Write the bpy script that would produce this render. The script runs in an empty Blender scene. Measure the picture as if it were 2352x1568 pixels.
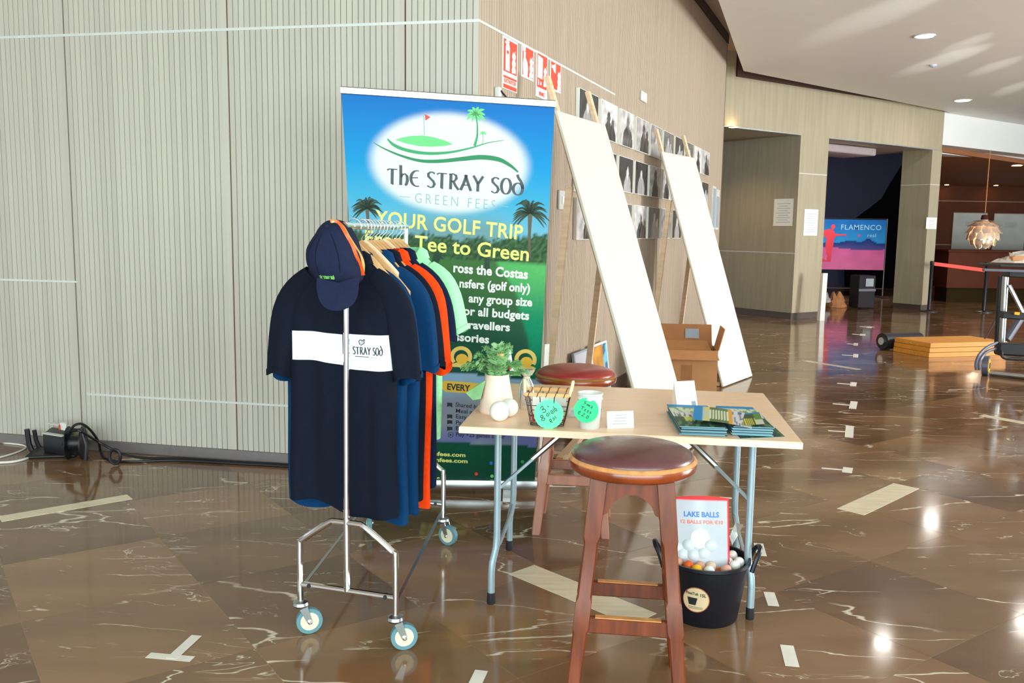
import bpy, bmesh, math, random
from mathutils import Vector as V, Matrix, noise as NZ

random.seed(7)
S = bpy.context.scene
COL = S.collection
PI = math.pi

# ------------------------------------------------------------------ camera
W, H, F = 2352, 1568, 2045.2
PITCH, ROLL = .1243, -.0143
CAM = V((0, 0, 1.5))
_f = V((0, math.cos(PITCH), -math.sin(PITCH)))
_r = V((1, 0, 0))
_d = V((0, -math.sin(PITCH), -math.cos(PITCH)))
RIGHT = math.cos(ROLL) * _r + math.sin(ROLL) * _d
DOWN = -math.sin(ROLL) * _r + math.cos(ROLL) * _d
FWD = _f
cam_data = bpy.data.cameras.new('camera')
cam = bpy.data.objects.new('camera', cam_data)
COL.objects.link(cam)
up, back = -DOWN, -FWD
cam.matrix_world = Matrix(((RIGHT.x, up.x, back.x, CAM.x), (RIGHT.y, up.y, back.y, CAM.y),
                           (RIGHT.z, up.z, back.z, CAM.z), (0, 0, 0, 1)))
cam_data.sensor_width = 36.0
cam_data.lens = F * 36.0 / W
cam_data.clip_end = 200
S.camera = cam

# ------------------------------------------------------------------ world, lights, exposure
wd = bpy.data.worlds.new('world')
S.world = wd
wd.use_nodes = True
bg = wd.node_tree.nodes['Background']
bg.inputs[0].default_value = (.86, .95, 1.0, 1)
bg.inputs[1].default_value = 1.0
S.view_settings.view_transform = 'Standard'
S.view_settings.look = 'None'
S.view_settings.exposure = 0.0
S.view_settings.gamma = 1
S.view_settings.use_curve_mapping = False


def area(name, loc, target, sx, sy, power, color):
    l = bpy.data.lights.new(name, 'AREA')
    l.shape = 'RECTANGLE'
    l.size, l.size_y, l.energy, l.color = sx, sy, power, color
    o = bpy.data.objects.new(name, l)
    COL.objects.link(o)
    o.location = loc
    o.rotation_euler = (V(target) - V(loc)).to_track_quat('-Z', 'Z').to_euler()
    return o


# daylight through the glazed front (behind the camera) and the glazed right side of the hall
area('front_glazing_daylight', (1.0, -4.2, 2.1), (1.0, 5, 2.1), 13, 3.6, 980, (.80, .98, .97))
area('right_glazing_daylight', (14.5, 5.0, 2.0), (0, 6.0, 1.4), 16, 3.6, 2300, (1.0, .97, .95))
# unseen fill added low on the right, aimed up to brighten the ceiling
area('added_ceiling_fill', (14.5, 8.0, .5), (5.5, 9.5, 3.95), 14, .9, 3900, (.93, 1.0, 1.0))


# ------------------------------------------------------------------ pixel helpers (measuring the photograph)
def ray(x, y):
    return (x - W / 2) * RIGHT + (y - H / 2) * DOWN + F * FWD


def at(x, y, z=0.0):
    d = ray(x, y)
    return CAM + d * ((z - CAM.z) / d.z)


def aty(x, y, Y):
    d = ray(x, y)
    return CAM + d * (Y / d.y)


def onplane(x, y, p, n):
    d = ray(x, y)
    return CAM + d * ((p - CAM).dot(n) / d.dot(n))


def topx(P):
    v = V(P) - CAM
    a, b, c = v.dot(RIGHT), v.dot(DOWN), v.dot(FWD)
    return F * a / c + W / 2, F * b / c + H / 2


# ------------------------------------------------------------------ materials
def lin(c):
    def g(v):
        v = v / 255.0
        return v / 12.92 if v <= .04045 else ((v + .055) / 1.055) ** 2.4
    return (g(c[0]), g(c[1]), g(c[2]), 1.0)


def new_mat(name):
    m = bpy.data.materials.new(name)
    m.use_nodes = True
    nt = m.node_tree
    return m, nt, nt.nodes['Principled BSDF']


def M(name, rgb, rough=.5, metal=0.0, var=.06, scale=18.0, bump=0.0, stretch=None, coat=0.0, trans=0.0, alpha=1.0,
      spec=.5, isl=0.0, orand=0.0, sheen=0.0, emit=None, es=0.0):
    m, nt, b = new_mat(name)
    N, L = nt.nodes, nt.links
    c = lin(rgb)
    tc = N.new('ShaderNodeTexCoord')
    mp = N.new('ShaderNodeMapping')
    if stretch:
        mp.inputs['Scale'].default_value = stretch
    L.new(tc.outputs['Object'], mp.inputs['Vector'])
    nz = N.new('ShaderNodeTexNoise')
    nz.inputs['Scale'].default_value = scale
    nz.inputs['Detail'].default_value = 4
    L.new(mp.outputs[0], nz.inputs['Vector'])
    mr = N.new('ShaderNodeMapRange')
    mr.inputs['From Min'].default_value = .25
    mr.inputs['From Max'].default_value = .75
    mr.inputs['To Min'].default_value = 1 - var
    mr.inputs['To Max'].default_value = 1 + var
    L.new(nz.outputs[0], mr.inputs['Value'])
    val = mr.outputs[0]
    for amt, src in ((isl, 'isl'), (orand, 'obj')):
        if amt:
            if src == 'isl':
                g = N.new('ShaderNodeNewGeometry')
                o = g.outputs['Random Per Island']
            else:
                g = N.new('ShaderNodeObjectInfo')
                o = g.outputs['Random']
            m2 = N.new('ShaderNodeMapRange')
            m2.inputs['To Min'].default_value = 1 - amt
            m2.inputs['To Max'].default_value = 1 + amt
            L.new(o, m2.inputs['Value'])
            mu = N.new('ShaderNodeMath')
            mu.operation = 'MULTIPLY'
            L.new(val, mu.inputs[0])
            L.new(m2.outputs[0], mu.inputs[1])
            val = mu.outputs[0]
    vm = N.new('ShaderNodeVectorMath')
    vm.operation = 'SCALE'
    vm.inputs[0].default_value = c[:3]
    L.new(val, vm.inputs['Scale'])
    L.new(vm.outputs[0], b.inputs['Base Color'])
    b.inputs['Roughness'].default_value = rough
    b.inputs['Metallic'].default_value = metal
    b.inputs['Specular IOR Level'].default_value = spec
    b.inputs['Coat Weight'].default_value = coat
    b.inputs['Coat Roughness'].default_value = .15
    b.inputs['Transmission Weight'].default_value = trans
    b.inputs['Alpha'].default_value = alpha
    b.inputs['Sheen Weight'].default_value = sheen
    if emit:
        b.inputs['Emission Color'].default_value = lin(emit)
        b.inputs['Emission Strength'].default_value = es
    if bump:
        bp = N.new('ShaderNodeBump')
        bp.inputs['Strength'].default_value = bump
        bp.inputs['Distance'].default_value = .01
        L.new(nz.outputs[0], bp.inputs['Height'])
        L.new(bp.outputs[0], b.inputs['Normal'])
    return m


def paint_mat(name, rough=.45, spec=.4):
    m, nt, b = new_mat(name)
    a = nt.nodes.new('ShaderNodeAttribute')
    a.attribute_name = 'Col'
    nt.links.new(a.outputs['Color'], b.inputs['Base Color'])
    b.inputs['Roughness'].default_value = rough
    b.inputs['Specular IOR Level'].default_value = spec
    return m


def marble(name, island):
    m, nt, b = new_mat(name)
    N, L = nt.nodes, nt.links
    geo = N.new('ShaderNodeNewGeometry')
    if island:
        rnd = geo.outputs['Random Per Island']
    else:
        rnd = N.new('ShaderNodeObjectInfo').outputs['Random']
    mul = N.new('ShaderNodeMath'); mul.operation = 'MULTIPLY'; mul.inputs[1].default_value = 57.0
    L.new(rnd, mul.inputs[0])
    cmb = N.new('ShaderNodeCombineXYZ')
    L.new(mul.outputs[0], cmb.inputs[0]); L.new(mul.outputs[0], cmb.inputs[1])
    add = N.new('ShaderNodeVectorMath'); add.operation = 'ADD'
    L.new(geo.outputs['Position'], add.inputs[0]); L.new(cmb.outputs[0], add.inputs[1])
    mp = N.new('ShaderNodeMapping')
    mp.inputs['Rotation'].default_value = (0, 0, -.60)
    mp.inputs['Scale'].default_value = (.42, 1.5, 1)
    L.new(add.outputs[0], mp.inputs['Vector'])

    def nz(scale, det, dist, src=mp.outputs[0]):
        n = N.new('ShaderNodeTexNoise')
        n.inputs['Scale'].default_value = scale
        n.inputs['Detail'].default_value = det
        n.inputs['Distortion'].default_value = dist
        L.new(src, n.inputs['Vector'])
        return n.outputs[0]

    def mrange(src, a, bb, c, d):
        r = N.new('ShaderNodeMapRange')
        for k, v in zip(('From Min', 'From Max', 'To Min', 'To Max'), (a, bb, c, d)):
            r.inputs[k].default_value = v
        L.new(src, r.inputs['Value'])
        return r.outputs[0]

    def math_(op, x, y=None):
        q = N.new('ShaderNodeMath'); q.operation = op
        for i, k in enumerate((x, y)):
            if k is None:
                continue
            if isinstance(k, (int, float)):
                q.inputs[i].default_value = k
            else:
                L.new(k, q.inputs[i])
        return q.outputs[0]
    base = nz(1.3, 5, .4)
    ramp = N.new('ShaderNodeValToRGB')
    ramp.color_ramp.elements[0].position = .3
    ramp.color_ramp.elements[0].color = lin((104, 77, 54))
    ramp.color_ramp.elements[1].position = .72
    ramp.color_ramp.elements[1].color = lin((150, 114, 80))
    L.new(base, ramp.inputs[0])
    tone = mrange(rnd, 0, 1, .74, 1.22)
    sc = N.new('ShaderNodeVectorMath'); sc.operation = 'SCALE'
    L.new(ramp.outputs[0], sc.inputs[0]); L.new(tone, sc.inputs['Scale'])
    v1 = math_('ABSOLUTE', math_('SUBTRACT', nz(1.15, 3, .9), .5))
    v1 = mrange(v1, .0, .007, 1, 0)
    k1 = mrange(nz(1.9, 2, 0, add.outputs[0]), .46, .54, 0, 1)
    v2 = math_('ABSOLUTE', math_('SUBTRACT', nz(3.1, 4, 1.6), .48))
    v2 = mrange(v2, .0, .0075, 1, 0)
    k2 = mrange(nz(2.4, 3, 0, add.outputs[0]), .54, .62, 0, 1)
    dn = N.new('ShaderNodeTexNoise'); dn.inputs['Scale'].default_value = 2.2; dn.inputs['Detail'].default_value = 5
    L.new(mp.outputs[0], dn.inputs['Vector'])
    dm = N.new('ShaderNodeVectorMath'); dm.operation = 'MULTIPLY_ADD'
    L.new(dn.outputs['Color'], dm.inputs[0]); dm.inputs[1].default_value = (.55, .55, 0); L.new(mp.outputs[0], dm.inputs[2])
    vo = N.new('ShaderNodeTexVoronoi'); vo.feature = 'DISTANCE_TO_EDGE'; vo.inputs['Scale'].default_value = 1.7
    L.new(dm.outputs[0], vo.inputs['Vector'])
    v1 = mrange(vo.outputs['Distance'], .003, .010, 1, 0)
    sp = mrange(nz(17, 3, 1.0), .68, .72, 0, 1)
    k3 = mrange(nz(1.6, 2, 0, add.outputs[0]), .52, .62, 0, .9)
    vein = math_('MAXIMUM', math_('MAXIMUM', math_('MULTIPLY', v1, k1), math_('MULTIPLY', v2, k2)), math_('MULTIPLY', sp, k3))
    vein = math_('MULTIPLY', vein, .95)
    mix = N.new('ShaderNodeMix'); mix.data_type = 'RGBA'
    L.new(vein, mix.inputs['Factor'])
    L.new(sc.outputs[0], mix.inputs['A'])
    mix.inputs['B'].default_value = lin((226, 214, 192))
    L.new(mix.outputs['Result'], b.inputs['Base Color'])
    L.new(mrange(nz(5, 3, 0), .3, .7, .075, .13), b.inputs['Roughness'])
    b.inputs['Specular IOR Level'].default_value = .5
    return m


def metal(name, rgb, rough):
    return M(name, rgb, rough, 1.0, .05, 30)


MT = dict(
    marble=marble('brown_marble', False), marble_far=marble('brown_marble_field', True),
    grout=M('grout', (196, 174, 144), .5),
    inlay=M('beige_stone_inlay', (232, 218, 188), .22, 0, .14, 6, .0, (1, 6, 1)),
    slat_a=M('pale_wood_slat', (202, 196, 184), .55, 0, .05, 4, 0, (9, 9, .5), orand=.055),
    slat_b=M('tan_wood_slat', (180, 162, 142), .55, 0, .06, 4, 0, (9, 9, .5), isl=.06),
    back_a=M('slat_backing', (126, 78, 46), .8),
    back_b=M('slat_backing_dark', (92, 70, 50), .8),
    alu=metal('brushed_aluminium', (214, 220, 224), .32),
    alu_white=M('pale_aluminium', (226, 230, 226), .35, .2),
    kick=M('grey_kickplate', (148, 140, 140), .38, .5),
    kick_d=M('dark_kickplate', (88, 74, 66), .4, .1),
    oak=M('oak_veneer', (170, 158, 132), .5, 0, .10, 3, 0, (5, 5, .35)),
    oak_d=M('oak_veneer_deep', (130, 106, 80), .5, 0, .12, 3, 0, (5, 5, .35)),
    ceil=M('white_ceiling_paint', (232, 230, 226), .5, 0, .015, 3),
    soffit=M('taupe_soffit_paint', (196, 178, 156), .7),
    white=M('white_board_paint', (226, 222, 208), .5, 0, .01, 5),
    bulk=M('white_bulkhead_paint', (238, 240, 238), .55, 0, .02, 2),
    pine=M('pine_timber', (234, 202, 168), .6, 0, .12, 4, 0, (1, 1, 12)),
    pine2=M('pine_timber_cut', (196, 130, 70), .6),
    chrome=metal('chrome', (232, 234, 236), .12),
    steel=metal('satin_steel', (176, 180, 182), .3),
    legblue=M('grey_blue_leg_paint', (158, 178, 188), .3, .35),
    rubber=M('black_rubber', (26, 26, 30), .6),
    black=M('black_plastic', (24, 25, 30), .45),
    tyre=M('blue_grey_tyre', (96, 140, 152), .55),
    hub=M('cream_hub', (222, 218, 190), .5),
    woodhang=M('hanger_wood', (226, 172, 112), .4, 0, .1, 6, 0, (8, 1, 8)),
    beech=M('beech_tabletop', (254, 216, 182), .35, 0, .05, 5, 0, (1, 9, 9)),
    beech_edge=M('beech_edge', (250, 224, 196), .4),
    stoolwood=M('mahogany_stool_wood', (112, 50, 22), .3, 0, .45, 5, 0, (9, 9, .9), coat=.15),
    stoolwood2=M('worn_pink_stool_wood', (176, 116, 92), .35, 0, .2, 5, 0, (6, 6, .8), coat=.3),
    rimwood=M('stool_rim_wood', (136, 58, 24), .22, 0, .3, 9, coat=.6),
    worn=M('worn_edge', (214, 150, 92), .4, 0, .25, 30),
    leather=M('aubergine_leather', (98, 58, 60), .3, 0, .12, 40, .08, coat=.25),
    leather_r=M('oxblood_leather', (150, 42, 36), .34, 0, .12, 40, .08, coat=.2),
    piping=M('brass_piping', (170, 120, 60), .35, .5),
    tub=M('black_tub_rubber', (16, 20, 30), .38),
    ceramic=M('cream_ceramic', (244, 222, 202), .35, 0, .03, 8),
    ball=M('white_ball', (246, 246, 242), .35),
    fern=M('fern_green', (126, 182, 118), .55, 0, .3, 14, orand=.2),
    fern2=M('fern_pale_green', (150, 196, 136), .55, 0, .3, 14),
    neon=M('neon_green_card', (96, 246, 176), .6, 0, .04, 8),
    neon2=M('neon_green_card_deep', (36, 226, 140), .6, 0, .04, 8),
    ink=M('dark_ink', (16, 52, 44), .6),
    inkblack=M('black_ink', (34, 36, 40), .6),
    paper=M('white_paper', (246, 246, 240), .6, 0, .015, 6),
    paper_grey=M('grey_print', (150, 160, 172), .6),
    wire=M('black_wire', (30, 22, 20), .4, .3),
    cream=M('cream_wood', (248, 226, 190), .45),
    sweets=M('red_sweets', (206, 52, 48), .35, 0, .45, 30, orand=.25),
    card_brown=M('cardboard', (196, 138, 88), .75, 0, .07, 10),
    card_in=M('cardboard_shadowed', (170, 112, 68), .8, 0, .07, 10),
    photo=paint_mat('monochrome_print', .3),
    print=paint_mat('colour_print', .55, .25),
    signred=M('sign_red', (232, 72, 40), .35),
    signwhite=M('sign_white', (250, 244, 238), .35),
    tape=M('white_tape', (236, 232, 222), .55),
    lamp=M('downlight_lens', (255, 250, 240), .4, emit=(255, 250, 240), es=70),
    lampwarm=M('warm_downlight_lens', (255, 226, 180), .4, emit=(255, 206, 140), es=30),
    barwall=M('bar_wall_brown', (104, 60, 42), .8, 0, .1, 3, spec=.2),
    barceil=M('bar_ceiling_brown', (160, 100, 58), .6, 0, .08, 3),
    counter=M('counter_mahogany', (84, 42, 26), .75, 0, .1, 4, spec=.2),
    plinth=M('counter_plinth', (46, 36, 14), .9, spec=.1),
    dark=M('dark_room_wall', (74, 78, 104), .8),
    darker=M('black_drape', (8, 8, 11), .9, spec=.1),
    gap_shade=M('painted_gap_shade', (74, 52, 40), .8),  # dark tone stands in for the shade along the wall tops
    lilac=M('soffit_grey', (176, 160, 164), .6),
    pinkcopper=M('pale_copper_leaf', (244, 220, 196), .25, .35, .1, 8),
    red=M('belt_red', (250, 44, 14), .5),
    orange_board=M('orange_board', (218, 144, 50), .55, 0, .14, 4, 0, (1, 8, 8)),
    yellow=M('yellow_plastic', (246, 176, 20), .4),
    greybar=M('grey_bar', (104, 104, 118), .4, .3),
    cableblack=M('black_cable', (20, 20, 26), .5),
    cablewhite=M('white_cable', (238, 236, 226), .45),
    clear=M('clear_plastic', (240, 246, 246), .08, trans=.85, alpha=1.0),
    cloudy=M('cloudy_plastic', (238, 240, 236), .3, trans=.25),
    flesh=M('pale_shreds', (232, 206, 180), .6, 0, .3, 20),
    blueprint=M('flyer_blue', (20, 140, 205), .4),
)


# ------------------------------------------------------------------ scene objects
def wm(o):
    m = o.matrix_basis.copy()
    while o.parent is not None:
        o = o.parent
        m = o.matrix_basis @ m
    return m


def tag(o, label=None, cat=None, group=None, kind=None):
    for k, v in (('label', label), ('category', cat), ('group', group), ('kind', kind)):
        if v:
            o[k] = v
    return o


def thing(name, label, cat, loc=(0, 0, 0), rotz=0.0, group=None, mat=None):
    o = bpy.data.objects.new(name, None)
    COL.objects.link(o)
    o.empty_display_size = .1
    if mat is not None:
        o.matrix_basis = mat
    else:
        o.location = loc
        o.rotation_euler = (0, 0, rotz)
    return tag(o, label, cat, group)


def kids(o):
    return [c for c in bpy.data.objects if c.parent == o]


def copy_tree(o, parent=None, children=None):
    if children is None:
        children = {}
        for c in bpy.data.objects:
            if c.parent is not None:
                children.setdefault(c.parent.name, []).append(c)
    c = o.copy()
    COL.objects.link(c)
    c.parent = parent
    for ch in children.get(o.name, []):
        copy_tree(ch, c, children)
    return c


class MB:
    def __init__(s):
        s.v, s.f, s.c = [], [], []

    def add(s, vs, fs):
        n = len(s.v)
        s.v += [V(p) for p in vs]
        s.f += [tuple(i + n for i in f) for f in fs]
        return s

    def obox(s, p, ex, ey, ez):
        p, ex, ey, ez = V(p), V(ex), V(ey), V(ez)
        vs = [p, p + ex, p + ex + ey, p + ey, p + ez, p + ex + ez, p + ex + ey + ez, p + ey + ez]
        fs = [(0, 3, 2, 1), (4, 5, 6, 7), (0, 1, 5, 4), (1, 2, 6, 5), (2, 3, 7, 6), (3, 0, 4, 7)]
        if ex.cross(ey).dot(ez) < 0:
            fs = [f[::-1] for f in fs]
        return s.add(vs, fs)

    def box(s, c, size, rz=0.0):
        c = V(c)
        x = V((math.cos(rz), math.sin(rz), 0)) * size[0]
        y = V((-math.sin(rz), math.cos(rz), 0)) * size[1]
        z = V((0, 0, size[2]))
        return s.obox(c - (x + y + z) / 2, x, y, z)

    def beam(s, a, b, w, h, up=(0, 0, 1), w2=None, h2=None):
        a, b = V(a), V(b)
        d = (b - a).normalized()
        side = d.cross(V(up))
        if side.length < 1e-5:
            side = d.cross(V((1, 0, 0)))
        side.normalize()
        u = side.cross(d)
        w2, h2 = w2 or w, h2 or h
        vs = []
        for p, ww, hh in ((a, w, h), (b, w2, h2)):
            for i, j in ((-1, -1), (1, -1), (1, 1), (-1, 1)):
                vs.append(p + side * i * ww / 2 + u * j * hh / 2)
        return s.add(vs, [(0, 1, 2, 3), (4, 7, 6, 5), (0, 4, 5, 1), (1, 5, 6, 2), (2, 6, 7, 3), (3, 7, 4, 0)])

    def loft(s, rings, caps=True, closed=False):
        n = len(rings[0])
        vs = [p for r in rings for p in r]
        fs = []
        m = len(rings)
        for i in range(m if closed else m - 1):
            for j in range(n):
                k = (j + 1) % n
                i2 = (i + 1) % m
                fs.append((i * n + j, i * n + k, i2 * n + k, i2 * n + j))
        if caps and not closed:
            fs.append(tuple(range(n))[::-1])
            fs.append(tuple((m - 1) * n + j for j in range(n)))
        return s.add(vs, fs)

    def tube(s, pts, r, n=10, closed=False, caps=True):
        pts = [V(p) for p in pts]
        m = len(pts)
        rr = r if isinstance(r, (list, tuple)) else [r] * m
        ref = None
        rings = []
        for i, p in enumerate(pts):
            if closed:
                t = pts[(i + 1) % m] - pts[i - 1]
            else:
                t = pts[min(i + 1, m - 1)] - pts[max(i - 1, 0)]
            t.normalize()
            if ref is None:
                ref = t.orthogonal().normalized()
            ref = (ref - t * ref.dot(t))
            if ref.length < 1e-6:
                ref = t.orthogonal()
            ref.normalize()
            q = t.cross(ref)
            rings.append([p + (ref * math.cos(2 * PI * k / n) + q * math.sin(2 * PI * k / n)) * rr[i] for k in range(n)])
        return s.loft(rings, caps, closed)

    def lathe(s, prof, c=(0, 0, 0), n=24, ax=None, sx=1.0, sy=1.0, caps=True):
        c = V(c)
        if ax is None:
            X, Y, Z = V((sx, 0, 0)), V((0, sy, 0)), V((0, 0, 1))
        else:
            Z = V(ax).normalized()
            X = Z.orthogonal().normalized()
            Y = Z.cross(X)
        rings = [[c + (X * math.cos(2 * PI * k / n) + Y * math.sin(2 * PI * k / n)) * max(r, 1e-4) + Z * z for k in range(n)]
                 for r, z in prof]
        return s.loft(rings, caps)

    def prism(s, poly, ext):
        poly = [V(p) for p in poly]
        ext = V(ext)
        n = len(poly)
        fs = [tuple(range(n))[::-1], tuple(range(n, 2 * n))]
        fs += [(i, (i + 1) % n, (i + 1) % n + n, i + n) for i in range(n)]
        return s.add(poly + [p + ext for p in poly], fs)

    def poly(s, pts):
        return s.add(pts, [tuple(range(len(pts)))])

    def ball(s, c, r, nu=16, nv=10, sc=(1, 1, 1)):
        c = V(c)
        rings = []
        for i in range(nv + 1):
            a = PI * i / nv
            rr = max(math.sin(a), 1e-3) * r
            rings.append([c + V((rr * math.cos(2 * PI * k / nu) * sc[0], rr * math.sin(2 * PI * k / nu) * sc[1],
                                 -r * math.cos(a) * sc[2])) for k in range(nu)])
        return s.loft(rings, True)

    def build(s, name, mat, parent=None, local=False, smooth=True, bevel=0.0, seg=1, kind=None, ang=.6, fix=True):
        me = bpy.data.meshes.new(name)
        vs = s.v
        if parent is not None and not local:
            inv = wm(parent).inverted()
            vs = [inv @ p for p in vs]
        me.from_pydata([tuple(p) for p in vs], [], s.f)
        if fix or bevel:
            bm = bmesh.new()
            bm.from_mesh(me)
            if fix:
                bmesh.ops.recalc_face_normals(bm, faces=bm.faces[:])
            if bevel:
                es = [e for e in bm.edges if len(e.link_faces) == 2 and e.calc_face_angle(0) > .5]
                bmesh.ops.bevel(bm, geom=es, offset=bevel, segments=seg, affect='EDGES', profile=.5)
            bm.to_mesh(me)
            bm.free()
        if s.c:
            ca = me.color_attributes.new('Col', 'FLOAT_COLOR', 'POINT')
            for i, c in enumerate(s.c):
                ca.data[i].color = c
        me.materials.append(MT[mat] if isinstance(mat, str) else mat)
        if smooth:
            me.shade_smooth()
            me.set_sharp_from_angle(angle=ang)
        me.update()
        o = bpy.data.objects.new(name, me)
        COL.objects.link(o)
        if parent is not None:
            o.parent = parent
        if kind:
            o['kind'] = kind
        return o


def painted(name, mat, o, ex, ey, nx, ny, fn, parent=None, local=False):
    """a flat print: a grid from corner o along ex, ey whose vertices carry the printed colour fn(u, v)"""
    m = MB()
    o, ex, ey = V(o), V(ex), V(ey)
    for j in range(ny + 1):
        for i in range(nx + 1):
            m.v.append(o + ex * (i / nx) + ey * (j / ny))
            m.c.append(fn(i / nx, j / ny))
    for j in range(ny):
        for i in range(nx):
            a = j * (nx + 1) + i
            m.f.append((a, a + 1, a + nx + 2, a + nx + 1))
    return m.build(name, mat, parent, local, smooth=False, fix=False)


_tcache = {}


def glyphs(txt, bold=0.0, space=1.0, shear=0.0):
    key = (txt, bold, space, shear)
    if key not in _tcache:
        cu = bpy.data.curves.new('text', 'FONT')
        cu.body = txt
        cu.offset = bold
        cu.space_character = space
        cu.shear = shear
        cu.resolution_u = 3
        o = bpy.data.objects.new('text', cu)
        COL.objects.link(o)
        dg = bpy.context.evaluated_depsgraph_get()
        me = bpy.data.meshes.new_from_object(o.evaluated_get(dg))
        vs = [v.co.copy() for v in me.vertices]
        fs = [tuple(p.vertices) for p in me.polygons]
        bpy.data.objects.remove(o)
        bpy.data.curves.remove(cu)
        bpy.data.meshes.remove(me)
        x0, x1 = min(v.x for v in vs), max(v.x for v in vs)
        _tcache[key] = ([V((v.x - x0, v.y, 0)) for v in vs], fs, x1 - x0)
    return _tcache[key]


def text_on(mb, txt, a, b, h, upv, off, bold=0.0, space=1.0):
    """lettering laid flat: baseline from a to b, cap height h along upv, lifted by vector off"""
    vs, fs, w = glyphs(txt, bold, space)
    a, b, upv, off = V(a), V(b), V(upv), V(off)
    k = h / .70
    mb.add([a + (b - a) * (v.x / w) + upv * (v.y * k) + off for v in vs], fs)
    return mb


# uncial display letters drawn with a broad pen
def _arc(cx, cy, rx, ry, a0, a1, n=14):
    return [(cx + rx * math.cos(math.radians(a0 + (a1 - a0) * i / n)), cy + ry * math.sin(math.radians(a0 + (a1 - a0) * i / n)))
            for i in range(n + 1)]


PEN = {
    'T': (.62, [[(0, .88), (.12, .96), (.62, .97)], [(.31, .97), (.31, .04), (.4, 0)]]),
    'h': (.60, [[(.0, 1.22), (.1, 1.25), (.12, .6), (.12, 0)], [(.12, .5), (.22, .68), (.38, .74), (.5, .6), (.53, .35), (.48, .1), (.4, 0)]]),
    'E': (.52, [_arc(.42, .5, .38, .5, 75, 290), [(.06, .52), (.48, .56)]]),
    'S': (.52, [[(.48, .9), (.36, .99), (.2, .98), (.08, .86), (.1, .7), (.24, .56), (.4, .42), (.48, .24), (.4, .06), (.24, .0), (.04, .1)]]),
    'R': (.64, [[(.14, .98), (.14, 0)], [(.02, .95), (.28, 1.0), (.46, .9), (.48, .72), (.38, .56), (.16, .5)], [(.3, .52), (.44, .25), (.64, .0)]]),
    'A': (.68, [[(.02, 0), (.2, .45), (.36, 1.0)], [(.28, 1.0), (.46, .5), (.66, 0)], [(.14, .34), (.52, .36)]]),
    'Y': (.60, [[(.0, 1.0), (.16, .75), (.3, .48)], [(.6, 1.0), (.46, .75), (.3, .48), (.3, .0)]]),
    'O': (.64, [_arc(.32, .5, .29, .5, 0, 360, 22)]),
    'd': (.66, [_arc(.32, .38, .29, .38, 0, 360, 22), [(.61, .4), (.6, .62), (.48, .88), (.3, 1.12), (.24, 1.3)]]),
    ' ': (.30, []),
}


def pen_text(mb, txt, a, b, h, upv, off, thick=.185, thin=.065):
    tot = sum(PEN[c][0] + .1 for c in txt)
    a, b, upv, off = V(a), V(b), V(upv), V(off)
    x0 = 0
    for ch in txt:
        w, strokes = PEN[ch]
        for st in strokes:
            n = len(st)
            vs = []
            for i, (x, y) in enumerate(st):
                p, q = st[max(i - 1, 0)], st[min(i + 1, n - 1)]
                dx, dy = q[0] - p[0], q[1] - p[1]
                l = math.hypot(dx, dy) or 1
                t = thin + (thick - thin) * (abs(dy) / l) ** 1.5
                nx, ny = -dy / l * t / 2, dx / l * t / 2
                for sg in (1, -1):
                    X, Y = x + nx * sg + x0, y + ny * sg
                    vs.append(a + (b - a) * (X / tot) + upv * (Y * h) + off)
            mb.add(vs, [(2 * i, 2 * i + 1, 2 * i + 3, 2 * i + 2) for i in range(n - 1)])
        x0 += w + .1
    return mb


def strip_on(mb, pts, widths, off=(0, 0, 0), nrm=(0, -1, 0)):
    """flat brush stroke through 3d points"""
    pts = [V(p) for p in pts]
    off, nrm = V(off), V(nrm)
    n = len(pts)
    vs = []
    for i, p in enumerate(pts):
        t = (pts[min(i + 1, n - 1)] - pts[max(i - 1, 0)]).normalized()
        sd = t.cross(nrm).normalized()
        w = widths[i] if isinstance(widths, (list, tuple)) else widths
        vs += [p + sd * w / 2 + off, p - sd * w / 2 + off]
    mb.add(vs, [(2 * i, 2 * i + 1, 2 * i + 3, 2 * i + 2) for i in range(n - 1)])
    return mb


def smooth_path(pts, k=6):
    pts = [V(p) for p in pts]
    out = []
    for i in range(len(pts) - 1):
        p0, p1, p2, p3 = pts[max(i - 1, 0)], pts[i], pts[i + 1], pts[min(i + 2, len(pts) - 1)]
        for j in range(k):
            t = j / k
            out.append(.5 * ((2 * p1) + (p2 - p0) * t + (2 * p0 - 5 * p1 + 4 * p2 - p3) * t * t + (3 * p1 - p0 - 3 * p2 + p3) * t ** 3))
    out.append(pts[-1])
    return out


def arc_path(c, r, a0, a1, X, Z, n=12):
    c, X, Z = V(c), V(X), V(Z)
    return [c + (X * math.cos(a0 + (a1 - a0) * i / n) + Z * math.sin(a0 + (a1 - a0) * i / n)) * r for i in range(n + 1)]


def struct(o):
    o['kind'] = 'structure'
    return o


def group_root(name):
    o = bpy.data.objects.new(name, None)
    COL.objects.link(o)
    o['kind'] = 'structure'
    return o
# ================================================================== STRUCTURE
CORN = V((-.214, 5.266, 0))
AD = V((-.9781, .2081, 0))                 # along the left wall, away from the corner
AN = V((-.2081, -.9781, 0))                # its face
BD = V((math.cos(1.19), math.sin(1.19), 0))
BN = V((BD.y, -BD.x, 0))
CD = V((math.cos(.60), math.sin(.60), 0))
CN = V((CD.y, -CD.x, 0))                   # towards the camera
C0 = V((4.957, 15.76, 0))
Z = V((0, 0, 1))
TOP = 4.4
HC = 3.95


def A(t, z, o=0.0):
    return CORN + AD * t + AN * o + Z * z


def B(t, z, o=0.0):
    return CORN + BD * t + BN * o + Z * z


def C(t, z, o=0.0):
    return C0 + CD * t + CN * o + Z * z


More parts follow.
